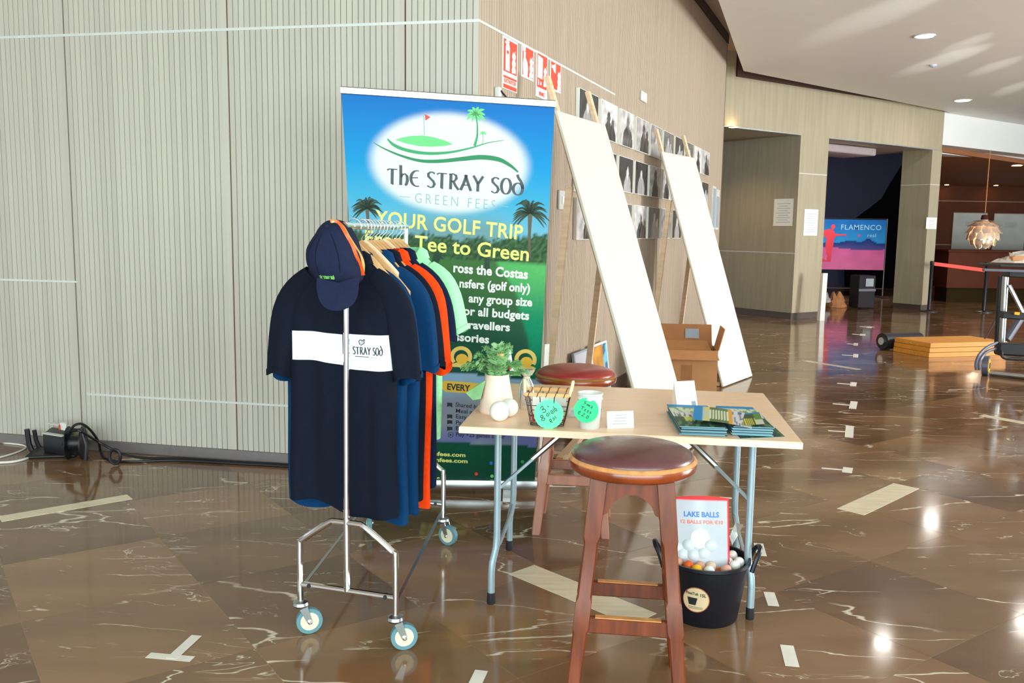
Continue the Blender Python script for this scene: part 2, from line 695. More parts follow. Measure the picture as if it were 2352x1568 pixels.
# ---- floor: grout bed, marble tiles as parts
fl = struct(MB().obox((-12, -7, -.12), (34, 0, 0), (0, 46, 0), (0, 0, .1190)).build('floor', 'grout'))
G1 = V((math.cos(.609), math.sin(.609), 0))
G2 = V((-math.sin(.609), math.cos(.609), 0))
P1, P2, O1, O2 = .665, .69, .325, 3.0
cells = []
for i in range(-22, 48):
    for j in range(-14, 46):
        c = G1 * (O1 + (i + .5) * P1) + G2 * (O2 + (j - 4 + .5) * P2)
        if not (-8 < c.x < 20 and -5 < c.y < 36):
            continue
        best = 0
        for dx in (-.45, 0, .45):
            for dy in (-.45, 0, .45):
                q = V((c.x + dx, c.y + dy, 0))
                if (q - CAM).dot(FWD) > .8:
                    x, y = topx(q)
                    if -20 < x < W + 20 and -20 < y < H + 20:
                        best = max(best, 1 / (q - CAM).length)
        behind = (c - CORN).dot(AN) < -.5 and c.x < CORN.x or ((c - CORN).dot(BN) < -.5 and c.x > CORN.x and c.y < 13)
        cells.append((0 if behind else best, i, c))
cells.sort(key=lambda q: -q[0])
GAP = .0020
hx, hy = G1 * (P1 - GAP), G2 * (P2 - GAP)
tile0 = None
far = MB()
for k, (s_, i, c) in enumerate(cells):
    p = c - (hx + hy) / 2
    if k < 292 and s_ > 0:
        if tile0 is None:
            tile0 = MB().obox(-(hx + hy) / 2 - Z * .006, hx, hy, Z * .006).build('tile', 'marble', smooth=False)
            o = tile0
        else:
            o = tile0.copy()
            COL.objects.link(o)
        o.parent = fl
        o.location = c
    else:
        far.obox(p - Z * .006, hx, hy, Z * .006)
o = far.build('tile_field', 'marble_far', fl, smooth=False, fix=False, kind='stuff')


def inlay(x0, y0, x1, y1, w, sgn=1):
    a, b = at(x0, y0), at(x1, y1)
    d = (b - a).normalized()
    n = V((-d.y, d.x, 0)) * w * sgn
    MB().obox(a - Z * .002, b - a, n, Z * .0032).build('inlay_strip', 'inlay', fl, smooth=False)


inlay(4, 1198, 305, 1146, .105)
inlay(1168, 1318, 1450, 1436, .16)
inlay(1985, 1183, 2112, 1122, .155)
inlay(1845, 829, 1968, 849, .09)
inlay(2248, 955, 2420, 986, .10)

# ---- left wall (faces the camera): backing + single slats
wl = struct(MB().obox(A(-.0, 0, -.20), AD * 9, AN * .188, Z * TOP).build('wall_left', 'back_a'))
PIT = .0366
seams = {}
for px_ in (150, 527, 935):
    q = onplane(px_, 60, CORN, AN)
    seams[round((q - CORN).dot(AD) / PIT)] = 1
slat = MB().obox((0, 0, .073), (.0330, 0, 0), (0, .012, 0), (0, 0, TOP - .073)).build('slat', 'slat_a', smooth=False, bevel=.0012)
ang = math.atan2(AD.y, AD.x)
for k in range(112):
    o = slat if k == 0 else slat.copy()
    if k:
        COL.objects.link(o)
    o.parent = wl
    w = .006 if k in seams else 0
    # local x runs along AD, local y away from the room, so the board front sits on the plane o = 0
    o.location = A(k * PIT + .002 + w, 0, -.012)
    o.rotation_euler = (0, 0, ang)
# (rotated frame: +y local = Rz(ang) y; AD points left so +y local points to -AN side? fixed by sign below)
yl = V((-math.sin(ang), math.cos(ang), 0))
if yl.dot(AN) < 0:
    for o in [c for c in bpy.data.objects if c.parent == wl]:
        o.location = o.location + AN * .012
t_of = lambda x, y: (onplane(x, y, CORN, AN) - CORN).dot(AD)
for z, t0, t1, h in ((2.683, 0, 8.0, .016), (1.124, t_of(177, 645), 8.0, .012), (.381, -.0, t_of(200, 905), .013)):
    MB().obox(A(t0, z - h / 2, -.004), AD * (t1 - t0), AN * .008, Z * h).build('inlay_strip', 'alu_white', wl, smooth=False)
bb = struct(MB().obox(A(-.002, .0, -.01), AD * 9, AN * .016, Z * .072).build('baseboard_left', 'kick', bevel=.003))

# ---- right wall (runs away from the corner)
LB = 8.95
wr = struct(MB().obox(B(0, 0, -.30), BD * LB, BN * .288, Z * TOP).build('wall_right', 'back_b'))
sl = MB()
n = int(LB / PIT)
for k in range(n):
    sl.obox(B(k * PIT + .002, .14, -.012), BD * .0318, BN * .012, Z * (TOP - .14))
sl.build('slat_cladding', 'slat_b', wr, smooth=False, fix=False, kind='stuff')
MB().obox(B(.0, 2.675, -.004), BD * 2.9, BN * .008, Z * .015).build('inlay_strip', 'alu_white', wr, smooth=False)
MB().obox(B(LB, 0, -.30), BD * .03, BN * .30, Z * TOP).build('end_panel', 'oak_d', wr, smooth=False)
struct(MB().obox(B(-.01, 0, -.01), BD * (LB + .05), BN * .018, Z * .14).build('baseboard_right', 'kick_d', bevel=.003))

# ---- back wall: header over two openings, two pillars
OPEN = 3.215
wb = struct(MB().obox(C(-2.6, OPEN, -2.4), CD * 6.98, CN * 2.4, Z * (TOP - OPEN)).build('wall_back', 'oak', smooth=False))
TP1, TP2a, TP2b = .775, 4.06, 4.40
for (t0, t1, dep) in ((0, TP1, 2.4), (TP2a, TP2b, .64)):
    p = MB().obox(C(t0, .11, -dep), CD * (t1 - t0), CN * dep, Z * (OPEN - .11)).build('pillar', 'oak', wb, smooth=False)
    MB().obox(C(t0 + .02, 0, -dep), CD * (t1 - t0 - .04), CN * (dep - .03), Z * .11).build('plinth', 'kick_d', p, smooth=False)
    if t0 == 0:
        MB().obox(C(t0 + .002, 2.55, -.02), CD * (t1 - t0 - .004), CN * .023, Z * .012).build('joint_line', 'alu_white', p, smooth=False)
        MB().obox(C(t0 - .003, 1.16, -dep), CD * .01, CN * (dep - .002), Z * .012).build('joint_line', 'alu_white', p, smooth=False)
    else:
        MB().obox(C(t0 - .003, 2.52, -dep), CD * (t1 - t0 + .006), CN * (dep + .003), Z * .012).build('joint_line', 'alu_white', p, smooth=False)
MB().obox(C(-2.6, OPEN - .012, -.05), CD * 2.6, CN * .055, Z * .016).build('header_edge', 'alu', wb, smooth=False)
MB().obox(C(TP1, OPEN - .012, -.05), CD * (TP2a - TP1 + .3), CN * .055, Z * .016).build('header_edge', 'alu', wb, smooth=False)
struct(MB().obox(C(-1.7, HC + .06, .001), CD * 6.1, CN * .03, Z * (TOP - HC - .06)).build('shade_strip_back', 'gap_shade', smooth=False))  # dark strip: shade above the ceiling edge, painted onto the wall top
struct(MB().obox(B(0, 4.27, .001), BD * LB, BN * .02, Z * (TOP - 4.27)).build('shade_strip_right', 'gap_shade', smooth=False))  # dark strip: painted shade where the right wall meets the soffit
# room behind the second opening
struct(MB().obox(C(TP1, OPEN - .16, -1.3), CD * 2.25, CN * .75, Z * .15).build('trim_1', 'lilac', bevel=.03, seg=3))
struct(MB().obox((1.5, 27.0, 0), (10.3, 0, 0), (0, .12, 0), Z * TOP).build('wall_far', 'dark', smooth=False))
struct(MB().prism([V((2, 19, 4.0)), V((8.5, 19.6, 4.0)), V((11.8, 27, 4.0)), V((1.5, 27, 4.0))], (0, 0, .1)).build('ceiling_2', 'dark', smooth=False))
# partition between the dark room and the bar hall
pa, pb = V((8.44, 18.62, 0)), V((11.95, 27.0, 0))
struct(MB().prism([pa, pb, pb + V((.18, 0, 0)), pa + V((.12, 0, 0))], Z * TOP).build('wall_side', 'barwall', smooth=False))
# curved black drape hung in that room
DY = 25.6
prof = [(2088, 352), (2070, 385), (2048, 420), (2028, 455), (1999, 478), (1965, 503), (1942, 530), (1940, 700), (2100, 700), (2100, 352)]
pl = [aty(x, y, DY) for x, y in prof]
for k in (-3, -2):
    pl[k].z = .03
t = thing('stage_drape', 'curved black drape hanging inside the dark doorway', 'curtain', V((pl[-2].x, DY, 0)))
MB().prism(pl, (0, .1, 0)).build('drape_cloth', 'darker', t)
tz = max(p.z for p in pl)
MB().tube([V((pl[0].x, DY + .05, tz)), V((pl[-1].x, DY + .05, tz))], .03, 8).build('drape_rail', 'black', t)

# ---- ceilings
e1, e2, e3 = at(1650, 0, HC), at(1708, 163, HC), at(2170, 255, HC)
d12 = (e2 - e1).normalized()
s1 = e1 - d12 * ((e1.y + 6) / d12.y)
tq = C(4.62, HC, .0)
cz = [s1, e2, e3, tq, C(16, HC, 0), V((20, 20, HC)), V((20, -6, HC))]
struct(MB().prism(cz, (0, 0, .14)).build('ceiling', 'ceil', smooth=False))
struct(MB().obox((-12, -7, TOP), (34, 0, 0), (0, 46, 0), (0, 0, .1)).build('ceiling_3', 'soffit', smooth=False))
struct(MB().obox(C(4.39, 3.325, -.5), CD * 13, CN * .5, Z * (HC - 3.325 + .2)).build('trim_2', 'bulk', smooth=False))
struct(MB().obox(C(4.9, 3.215, -.75), CD * 12, CN * .32, Z * .15).build('trim_3', 'bulk', smooth=False))

# ---- bar hall beyond the second pillar
BY = 26.4
q4 = C(4.55, 3.33, -.35)
ZB = lambda y: 3.25 - .036 * (y - 18.7)
q5 = q4 + CD * 14
struct(MB().prism([V((q4.x, q4.y, ZB(q4.y))), V((q5.x, q5.y, ZB(q5.y))), V((26, BY + 1, ZB(BY + 1))), V((11.6, BY + 1, ZB(BY + 1)))], (0, 0, .1)).build('ceiling_4', 'barceil', smooth=False))
bw = struct(MB().obox((11.7, BY, 0), (12, .2, 0), (0, .12, 0), Z * 3.4).build('wall_bar', 'barwall', smooth=False))
for z in (2.52, 1.25):
    MB().obox((11.9, BY - .012, z), (12, .2, 0), (0, .012, 0), Z * .02).build('joint_line', 'oak', bw, smooth=False)

# ---- downlights in the white ceiling, smaller warm ones over the bar


def downlight(p, r, label, mat, grp):
    t = thing('downlight', label, 'ceiling light', (p.x, p.y, p.z), 0, grp)
    MB().lathe([(r * 1.0, -.010), (r * 1.16, -.012), (r * 1.2, -.004), (r * 1.2, .0)], (0, 0, 0), 28, caps=False).build('trim_ring', 'white', t, local=True)
    MB().lathe([(r * .96, -.011), (r * .96, -.004)], (0, 0, 0), 28).build('lens', mat, t, local=True)


downlight(at(2124, 82, HC), .105, 'round white downlight nearest the middle of the ceiling', 'lamp', 'ceiling downlights')
downlight(at(2211, 230, HC), .13, 'round white downlight by the ceiling edge above the bar bulkhead', 'lamp', 'ceiling downlights')
downlight(V((7.35, 12.1, HC)), .115, 'round white downlight further right, seen as a reflection in the floor', 'lamp', 'ceiling downlights')
downlight(at(1684, 291, OPEN - .004), .07, 'small warm spotlight under the header of the first opening', 'lampwarm', 'doorway spotlights')
for (x, y, lb) in ((2335, 384, 'warm downlight in the brown bar ceiling, nearest one'), (2174, 431, 'small warm downlight at the left of the bar back wall'),
                   (2287, 431, 'small warm downlight above the pale bar pictures')):
    q = aty(x, y, 21.1 if y < 400 else 26.1)
    q.z = ZB(q.y)
    downlight(q, .11 if y < 400 else .06, lb, 'lampwarm', 'bar downlights')

# bar counter
t = thing('bar_counter', 'long dark brown bar counter with a black plinth beyond the barrier belt', 'counter', (10.4, 20.6, 0))
MB().obox((9.95, 20.45, .33), (10, .35, 0), (0, .7, 0), Z * .82).build('front_panel', 'counter', t, smooth=False)
MB().obox((9.90, 20.38, 1.15), (10.1, .35, 0), (0, .84, 0), Z * .05).build('counter_top', 'counter', t, bevel=.01)
MB().obox((10.0, 20.52, 0), (10, .35, 0), (0, .6, 0), Z * .33).build('plinth', 'plinth', t, smooth=False)
# two pale pictures on the bar wall


def barpic(x0, x1, y0, y1, lb, seed):
    yy = BY - .02 + .0167 * (aty(x0, y0, BY).x - 11.7)
    a, b, d = aty(x0, y1, yy), aty(x1, y1 + 2, yy), aty(x0, y0, yy)
    b.z = a.z
    b.y = a.y = yy
    hgt = V((0, 0, d.z - a.z))
    t = thing('framed_picture', lb, 'picture', a, 0, 'pictures on the bar wall')
    MB().obox(a - Z * .02 + V((0, -.005, 0)), b - a, V((0, .04, 0)), hgt + Z * .04).build('frame', 'oak', t, smooth=False)

    def fn(u, v):
        n_ = NZ.noise(V((u * 3 + seed, v * 4, 0)))
        k = .66 + .12 * v + .1 * n_
        if v < .22:
            k -= .25 * (1 - v / .22) + .1 * n_
        if .35 < u < .72 and .6 < v < .8:
            k -= .1
        return (k * .96, k * 1.0, k * .95, 1)
    painted('canvas', 'print', a + V((0, -.009, 0)) + (b - a) * .01, (b - a) * .98, hgt, 24, 20, fn, t)


barpic(2184, 2262, 489, 571, 'pale grey picture on the bar wall behind the pendant lamp', 1)
barpic(2277, 2350, 491, 575, 'pale grey picture on the bar wall right of the pendant lamp', 5)
# ================================================================== ON THE RIGHT WALL
def on_b(t0, t1, z0, z1, th, mb=None):
    m = mb or MB()
    return m.obox(B(t0, z0, .001), BD * (t1 - t0), BN * th, Z * (z1 - z0))


def flame(mb, t0, t1, z0, z1, o):
    w, h = t1 - t0, z1 - z0
    for k in range(3):
        z = z0 + h * k * .28
        zz = z0 + h * (.5 + k * .25)
        f = [(t0 + w * (.05 + .1 * k), z), (t1 - w * .08 * k, z + h * .04), (t1, z + h * .2), (t1 - w * .22, z + h * .28), (t1 - w * .15, zz),
             (t0 + w * .45, z + h * .26), (t0 + w * .3, zz - h * .08), (t0, z + h * .14)]
        mb.poly([B(a, b, o) for a, b in f])


def sign(t0, t1, z0, z1, kind, label):
    t = thing('fire_sign', label, 'sign', B(t0, z0), 0, 'red fire safety signs')
    on_b(t0, t1, z0, z1, .004).build('plate', 'signwhite', t, smooth=False)
    zb = z0 + (.0 if kind in (1, 3) else 0)
    m = .014
    w, h = t1 - t0, z1 - z0
    zr = z0 + (h * .29 if kind == 0 else h * .17 if kind == 2 else 0)
    on_b(t0 + m, t1 - m, zr + m, z1 - m, .0055).build('red_field', 'signred', t, smooth=False)
    wmb = MB()
    o = .0078
    P_ = lambda pts: wmb.poly([B(t0 + u * w, zr + v * (z1 - zr), o) for u, v in pts])
    if kind == 0:
        P_([(.16, .1), (.44, .1), (.44, .74), (.38, .86), (.24, .86), (.16, .74)])
        P_([(.1, .84), (.26, .95), (.42, .9), (.38, .84), (.2, .8)])
        flame(wmb, t0 + w * .58, t0 + w * .86, zr + h * .06, z1 - h * .18, o)
        r2 = MB()
        for a, b in ((.80, .94), (.06, .32)):
            r2.obox(B(t0 + m, z0 + h * .29 * a * .98 - (.004 if a > .5 else 0), .001), BD * (w - 2 * m), BN * .0062, Z * h * .29 * (b - a))
        r2.obox(B(t0 + .24 * w, zr + .56 * (z1 - zr), .001), BD * w * .13, BN * .0074, Z * h * .06)
        r2.build('red_bar', 'signred', t, smooth=False)
        text_on(MB(), 'EXTINTOR', B(t0 + w * .1, z0 + h * .125), B(t1 - w * .1, z0 + h * .125), h * .075, Z, BN * .0078, .02).build('lettering', 'signred', t, smooth=False)
    elif kind == 1:
        P_([(.05, .78), (.28, .8), (.28, .95), (.05, .93)])
        P_([(.1, .06), (.46, .06), (.5, .3), (.44, .5), (.28, .62), (.3, .78), (.12, .78), (.12, .6), (.06, .4)])
        flame(wmb, t0 + w * .6, t0 + w * .92, zr + h * .06, z1 - h * .25, o)
    elif kind == 2:
        P_([(.08, .30), (.52, .30), (.52, .86), (.08, .90)])
        P_([(.12, .10), (.2, .12), (.2, .26), (.12, .26)])
        P_([(.3, .12), (.44, .14), (.44, .22), (.3, .22)])
        flame(wmb, t0 + w * .6, t0 + w * .9, zr + h * .10, z1 - h * .25, o)
        text_on(MB(), 'BIE', B(t0 + w * .25, z0 + h * .05), B(t1 - w * .25, z0 + h * .05), h * .08, Z, BN * .0078, .02).build('lettering', 'signred', t, smooth=False)
    else:
        P_([(.06, .72), (.18, .72), (.3, .62), (.46, .58), (.46, .92), (.3, .86), (.18, .82), (.06, .82)])
        flame(wmb, t0 + w * .62, t0 + w * .94, zr + h * .06, z1 - h * .25, o)
    wmb.build('pictogram', 'signwhite', t, smooth=False)


sign(.345, .59, 2.362, 2.672, 0, 'red extinguisher sign with two red bars below, nearest the corner')
sign(.66, .882, 2.48, 2.687, 1, 'red fire alarm button sign, second from the corner')
sign(.935, 1.152, 2.395, 2.692, 2, 'red fire hose sign with a white strip below, third from the corner')
sign(1.21, 1.44, 2.48, 2.687, 3, 'red alarm horn sign, farthest of the four from the corner')


def portrait(seed, tone, col, row):
    r = random.Random(seed)
    hx_, hy_ = r.uniform(.38, .62), r.uniform(.55, .68)
    hr = r.uniform(.13, .2)
    bgv = [.04, .75, .62, .3, .16, .42, .05, .55][tone % 8]
    fgv = [.5, .03, .06, .5, .55, .04, .62, .02][tone % 8]
    shw = r.uniform(.24, .36)
    two = r.random() < .35

    def fn(u, v):
        n_ = NZ.noise(V((u * 5 + seed * 3.1, v * 5, seed)))
        n2 = NZ.noise(V((u * 16 + seed * 3.1, v * 3, seed * 2.0)))
        g = bgv * (1 + .6 * n_) + (.12 * max(0, n_) if tone % 2 else .05 * n2)
        for ox, sc in ((0, 1),) + (((.27, .8),) if two else ()):
            dx, dy = (u - hx_ - ox) * 1.6, (v - hy_ * sc)
            d = math.hypot(dx / .8, dy) / (hr * sc)
            if d < 1:
                g = fgv + .25 * n2 + (.35 if tone % 2 == 0 and dx < 0 else .1) * (1 - d)
            elif v < hy_ * sc and abs(u - hx_ - ox) < shw * sc * (1 - (v / (hy_ * sc)) ** 3):
                g = fgv * .75 + .22 * n2
            if 1 <= d < 1.32 and v > hy_ * sc - .02:
                g = .03 if tone % 2 else g * .5
        g = max(.012, min(.86, g))
        return (g, g * .98, g * .97, 1)
    return fn


STEP = .594
rows_z = ((2.268, 2.58, 'top'), (1.861, 2.172, 'middle'), (1.434, 1.756, 'bottom'))
words = ['nearest', 'second', 'third', 'fourth', 'fifth', 'sixth', 'seventh', 'eighth', 'ninth', 'farthest']
tone_w = ['dark', 'pale', 'light', 'mid-grey', 'dim', 'misty grey', 'deep black', 'soft grey']
hidden = {(1, 0), (1, 8), (2, 7), (2, 8), (2, 9), (1, 7)}
for ri, (z0, z1, rn) in enumerate(rows_z):
    for ci in range(10):
        if (ri, ci) in hidden:
            continue
        t0 = 1.81 + STEP * ci
        tone = (ci + ri * 5) if (ri, ci) not in ((0, 8), (0, 9)) else 1
        tone = {(0, 0): 0, (0, 1): 1, (0, 2): 2, (0, 3): 5, (0, 4): 3, (0, 5): 4, (0, 6): 6, (0, 7): 4, (0, 8): 1, (0, 9): 7,
                (1, 2): 6, (1, 3): 0, (1, 4): 7, (2, 3): 2, (2, 4): 4, (2, 5): 3}.get((ri, ci), ci + ri * 5) 
        t = thing('photo_canvas', '%s monochrome portrait, %s along the %s row on the right wall' % (tone_w[tone % 8], words[ci], rn), 'photograph',
                  B(t0, z0), 0, 'portrait photographs on the right wall')
        on_b(t0, t0 + .50, z0, z1, .028).build('stretcher', 'paper', t, smooth=False)
        painted('print', 'photo', B(t0 + .006, z0 + .004, .0305), BD * .488, Z * (z1 - z0 - .008), 30, 18, portrait(ri * 10 + ci + 3, tone, ci, ri), t)

for k, (t0, t1, z0, z1) in enumerate(((8.10, 8.36, 1.55, 2.16), (8.42, 8.70, 1.55, 2.13))):
    t = thing('notice_board', ('narrow grey notice panel near the far end of the right wall', 'narrow framed notice at the very end of the right wall')[k], 'notice', B(t0, z0))
    on_b(t0, t1, z0, z1, .02).build('frame', 'alu_white', t, smooth=False)
    on_b(t0 + .03, t1 - .03, z0 + .03, z1 - (.03 if k == 0 else .1), .023).build('sheet', 'paper_grey', t, smooth=False)


def plate(t0, t1, z0, z1, name, label, cat, sw=True):
    t = thing(name, label, cat, B(t0, z0))
    on_b(t0, t1, z0, z1, .018).build('plate', 'alu_white', t, bevel=.004)
    if sw:
        on_b(t0 + (t1 - t0) * .3, t1 - (t1 - t0) * .3, z0 + (z1 - z0) * .3, z1 - (z1 - z0) * .3, .024).build('button', 'paper', t, bevel=.002)


plate(1.423, 1.60, 1.655, 1.795, 'wall_switch', 'white switch plate on the right wall beside the banner edge', 'switch')
plate(1.76, 1.90, 1.80, 1.92, 'wall_box', 'small white wall box just left of the nearer white board', 'switch')
plate(3.79, 4.01, 2.755, 2.85, 'thermostat', 'pale thermostat plate high above the row of portraits', 'thermostat')
t = thing('wall_bracket', 'small white wall bracket with a thin dark rod above the banner top', 'bracket', B(.24, 2.28))
on_b(.235, .275, 2.28, 2.35, .03).build('block', 'alu_white', t, bevel=.003)
MB().tube([B(.26, 2.33, .03), B(.42, 2.25, .06)], .006, 6).build('rod', 'black', t)

# ---- framed pictures standing on the floor against the right wall
def lean_pic(x0, x1, yt, yb, name, label, mat_fn, frame):
    a = onplane(x0, yt, CORN + BN * .05, BN)
    b = onplane(x1, yt - (x1 - x0) * .45, CORN + BN * .05, BN)
    ta, tb_, z1 = (a - CORN).dot(BD), (b - CORN).dot(BD), a.z
    t = thing(name, label, 'picture', B(ta, 0, .1))
    p0, ex, ey = B(ta, .0, .12), BD * (tb_ - ta), Z * z1 - BN * .07
    nn = ex.cross(ey).normalized()
    if nn.dot(BN) < 0:
        nn = -nn
    MB().obox(p0 - nn * .02, ex, nn * .02, ey).build('frame', frame, t, smooth=False)
    painted('print', 'print', p0 + nn * .002 + ex * .05 + ey * .03, ex * .9, ey * .94, 12, 24, mat_fn, t)


def pic1(u, v):
    k = .55 + .1 * NZ.noise(V((u * 2, v * 2, 4)))
    return (k, k, k * 1.08, 1)


def pic2(u, v):
    n_ = NZ.noise(V((u * 4, v * 5, 9)))
    if u > .72:
        return (.18, .55, .75, 1) if n_ > -.15 else (.06, .15, .25, 1)
    if v < .45 and .1 < u < .6 + .2 * n_:
        return (.07, .05, .03, 1)
    return (.55 + .3 * n_, .26 + .15 * n_, .05, 1)


lean_pic(1318, 1349, 812, 836, 'leaning_picture', 'small pale grey picture leaning on the right wall behind the red stool', pic1, 'paper_grey')
lean_pic(1357, 1393, 795, 862, 'leaning_picture', 'orange and blue picture in a white frame leaning on the right wall', pic2, 'paper')

# ================================================================== WHITE BOARDS ON TIMBER SUPPORTS
def board(bx, by, angd, L, lean, w, label):
    ang, le = math.radians(angd), math.radians(lean)
    d = V((math.cos(ang), math.sin(ang), 0))
    nn = V((-d.y, d.x, 0))
    u = nn * math.cos(le) + Z * math.sin(le)
    out = d.cross(u).normalized()          # away from the wall, up
    p0 = V((bx, by, .012))
    t = thing('display_board', label, 'display board', p0, 0, 'white boards on timber supports')
    MB().obox(p0 - out * .018, d * w, u * L, out * .018).build('panel', 'white', t, smooth=False, bevel=.002)
    for s_ in (.06, w - .10):
        a = p0 + d * s_ - out * .048
        MB().obox(a, d * .045, u * (L + .25), out * .030).build('upright', 'pine', t, smooth=False, bevel=.002)
    # rear struts with floor battens
    for s_ in (.05, w - .09):
        top = p0 + d * (s_ + .0) + u * (L * .80) - out * .075
        foot = top.copy()
        foot.z = .03
        foot = foot + nn * .17
        MB().beam(top, foot, .045, .022, d).build('strut', 'pine', t, smooth=False)
        base = p0 + d * (s_ + .02)
        MB().beam(V((base.x, base.y, .02)) - nn * -.06, foot + nn * .06 - Z * .01, .05, .03).build('floor_batten', 'pine', t, smooth=False)
    return t


board(.923, 5.416, 63.0, 2.36, 71.7, .84, 'nearer tall white board leaning behind the table')
board(2.075, 8.59, 56.0, 2.40, 72.0, .836, 'farther tall white board leaning beside the cardboard box')
# loose battens on the floor behind the banner and table
for (x0, y0, x1, y1, w, lb) in ((1285, 1056, 1345, 990, .05, 'short pine batten lying on the floor behind the red stool'),
                                (1262, 1042, 1312, 1047, .045, 'pine offcut lying across the floor beside the banner foot')):
    a, b = at(x0, y0, .02), at(x1, y1, .02)
    t = thing('timber_batten', lb, 'timber', a, 0)
    MB().beam(a, b, w, .036).build('batten', 'pine', t, smooth=False, bevel=.002)
    MB().beam(a - (b - a).normalized() * .002, a, w * .98, .034).build('end_grain', 'pine2', t, smooth=False)
t = thing('foam_board', 'slim white foam board standing behind the banner edge', 'board', at(1240, 1090))
a = at(1236, 1085)
MB().obox(a, V((.03, .03, 0)), V((-.006, .006, 0)), V((.03, .06, .80))).build('sheet', 'paper', t, smooth=False)

# cardboard box
q = at(1655, 905)
bo = V((1.41, 8.22, 0))
t = thing('cardboard_box', 'open cardboard box with loose flaps and a white sticker beside the boards', 'box', bo)
bx_, by_ = V((.50, -.05, 0)), V((.04, .36, 0))
hh = Z * .42
for a, e in ((bo, bx_), (bo, by_), (bo + by_, bx_), (bo + bx_, by_)):
    n_ = V((-e.y, e.x, 0)).normalized() * .008
    MB().obox(a, e, n_, hh).build('side', 'card_brown', t, smooth=False)
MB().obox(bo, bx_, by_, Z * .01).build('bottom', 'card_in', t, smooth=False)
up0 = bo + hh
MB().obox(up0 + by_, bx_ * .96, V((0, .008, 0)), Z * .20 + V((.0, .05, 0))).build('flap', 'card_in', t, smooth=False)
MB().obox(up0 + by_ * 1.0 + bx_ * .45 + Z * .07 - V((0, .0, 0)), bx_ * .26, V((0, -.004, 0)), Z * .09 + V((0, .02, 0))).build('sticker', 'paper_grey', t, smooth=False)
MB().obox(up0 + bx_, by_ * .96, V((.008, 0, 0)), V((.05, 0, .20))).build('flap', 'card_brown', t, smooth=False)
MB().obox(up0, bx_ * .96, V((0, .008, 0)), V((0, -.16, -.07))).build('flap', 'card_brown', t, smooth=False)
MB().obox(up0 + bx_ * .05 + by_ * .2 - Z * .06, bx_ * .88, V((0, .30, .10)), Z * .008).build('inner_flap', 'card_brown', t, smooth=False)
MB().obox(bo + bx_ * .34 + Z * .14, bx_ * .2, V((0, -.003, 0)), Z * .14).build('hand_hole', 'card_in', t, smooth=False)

# ================================================================== ROLL-UP BANNER
PB1, PB2 = V((-.842, 4.960, .075)), V((.140, 4.967, .075))
ex = (PB2 - PB1).normalized()
uy = V((0, -.36, 2.12)).normalized()
uy = (uy - ex * uy.dot(ex)).normalized()
nb = ex.cross(uy).normalized()            # towards the camera
bm_ = Matrix(((ex.x, uy.x, nb.x, PB1.x), (ex.y, uy.y, nb.y, PB1.y), (ex.z, uy.z, nb.z, PB1.z), (0, 0, 0, 1)))
ban = thing('rollup_banner', 'tall blue and green roll-up golf banner behind the clothes rail', 'banner', mat=bm_)
binv = bm_.inverted()


def bp(x, y):
    q = binv @ onplane(x, y, PB1, nb)
    return V((q.x, q.y, 0))


bl, br = bp(837, 1110), bp(1228, 1112)
tl, tr = bp(784, 213), bp(1274, 245)


def smst(a, b, x):
    t_ = max(0, min(1, (x - a) / (b - a)))
    return t_ * t_ * (3 - 2 * t_)


def mixc(a, b, k):
    return tuple(a[i] + (b[i] - a[i]) * k for i in range(3))


def rgb(*c):
    return lin(c)[:3]


def ban_col(x, y):
    sk = ((230, (0, 118, 205)), (300, (0, 140, 220)), (380, (8, 160, 226)), (460, (70, 182, 226)), (540, (130, 200, 226)))
    yy = y - (x - 1033) * .06
    c = rgb(*sk[-1][1])
    for (a, ca), (b, cb) in zip(sk, sk[1:]):
        if yy <= b:
            c = mixc(rgb(*ca), rgb(*cb), max(0, (yy - a) / (b - a)))
            break
    n1 = NZ.noise(V((x * .05, y * .05, 0)))
    n2 = NZ.noise(V((x * .16, y * .16, 3)))
    # grey-green distant mass under the glow
    k = smst(470, 530, yy) * smst(900, 960, x) * smst(1200, 1120, x)
    c = mixc(c, rgb(120, 158, 160), .75 * k)
    dx, dy = (x - 1032) / 186, (y - 374 - (x - 1032) * .05) / 118
    d = math.hypot(dx, dy)
    c = mixc(c, rgb(244, 246, 244), 1 - smst(.86, 1.06, d))
    # trees
    tree = 545 + 14 * n1 + 10 * n2 - 16 * smst(1130, 1230, x)
    if yy > tree - 5:
        k = smst(tree - 5, tree + 4, yy)
        c = mixc(c, mixc(rgb(38, 70, 48), rgb(86, 128, 82), max(0, min(1, .4 + n2 * 1.2))), k)
    if yy > 590:
        g = mixc(rgb(96, 196, 112), rgb(0, 150, 108), smst(600, 740, yy))
        g = mixc(g, rgb(0, 122, 86), smst(740, 860, yy))
        shadow_x = 1140 + 50 * smst(590, 690, y) + 25 * smst(690, 800, y)
        g = mixc(mixc(rgb(72, 124, 68), rgb(24, 84, 66), smst(610, 800, yy)), g, smst(shadow_x - 6, shadow_x + 6, x))
        g = mixc(g, rgb(0, 104, 74), smst(1010, 960, x) * smst(640, 760, yy))
        c = mixc(c, tuple(v * (1 + .10 * n2) for v in g), smst(590, 598, yy))
    # pale blue price panel
    pt = 852 + (x - 1000) * .09
    if y > pt:
        p_ = mixc(rgb(150, 190, 226), rgb(150, 158, 178), smst(880, 930, y))
        p_ = mixc(p_, rgb(116, 126, 188), smst(960, 1005, y))
        bl_ = NZ.noise(V((x * .018, y * .03, 7)))
        p_ = mixc(p_, rgb(168, 182, 170), max(0, bl_) * .8)
        c = p_
    if y > 1014 + (x - 1000) * .05:
        c = mixc(rgb(0, 86, 62), rgb(0, 70, 52), smst(1030, 1110, y))
        c = tuple(v * (1 + .12 * n2) for v in c)
    return c


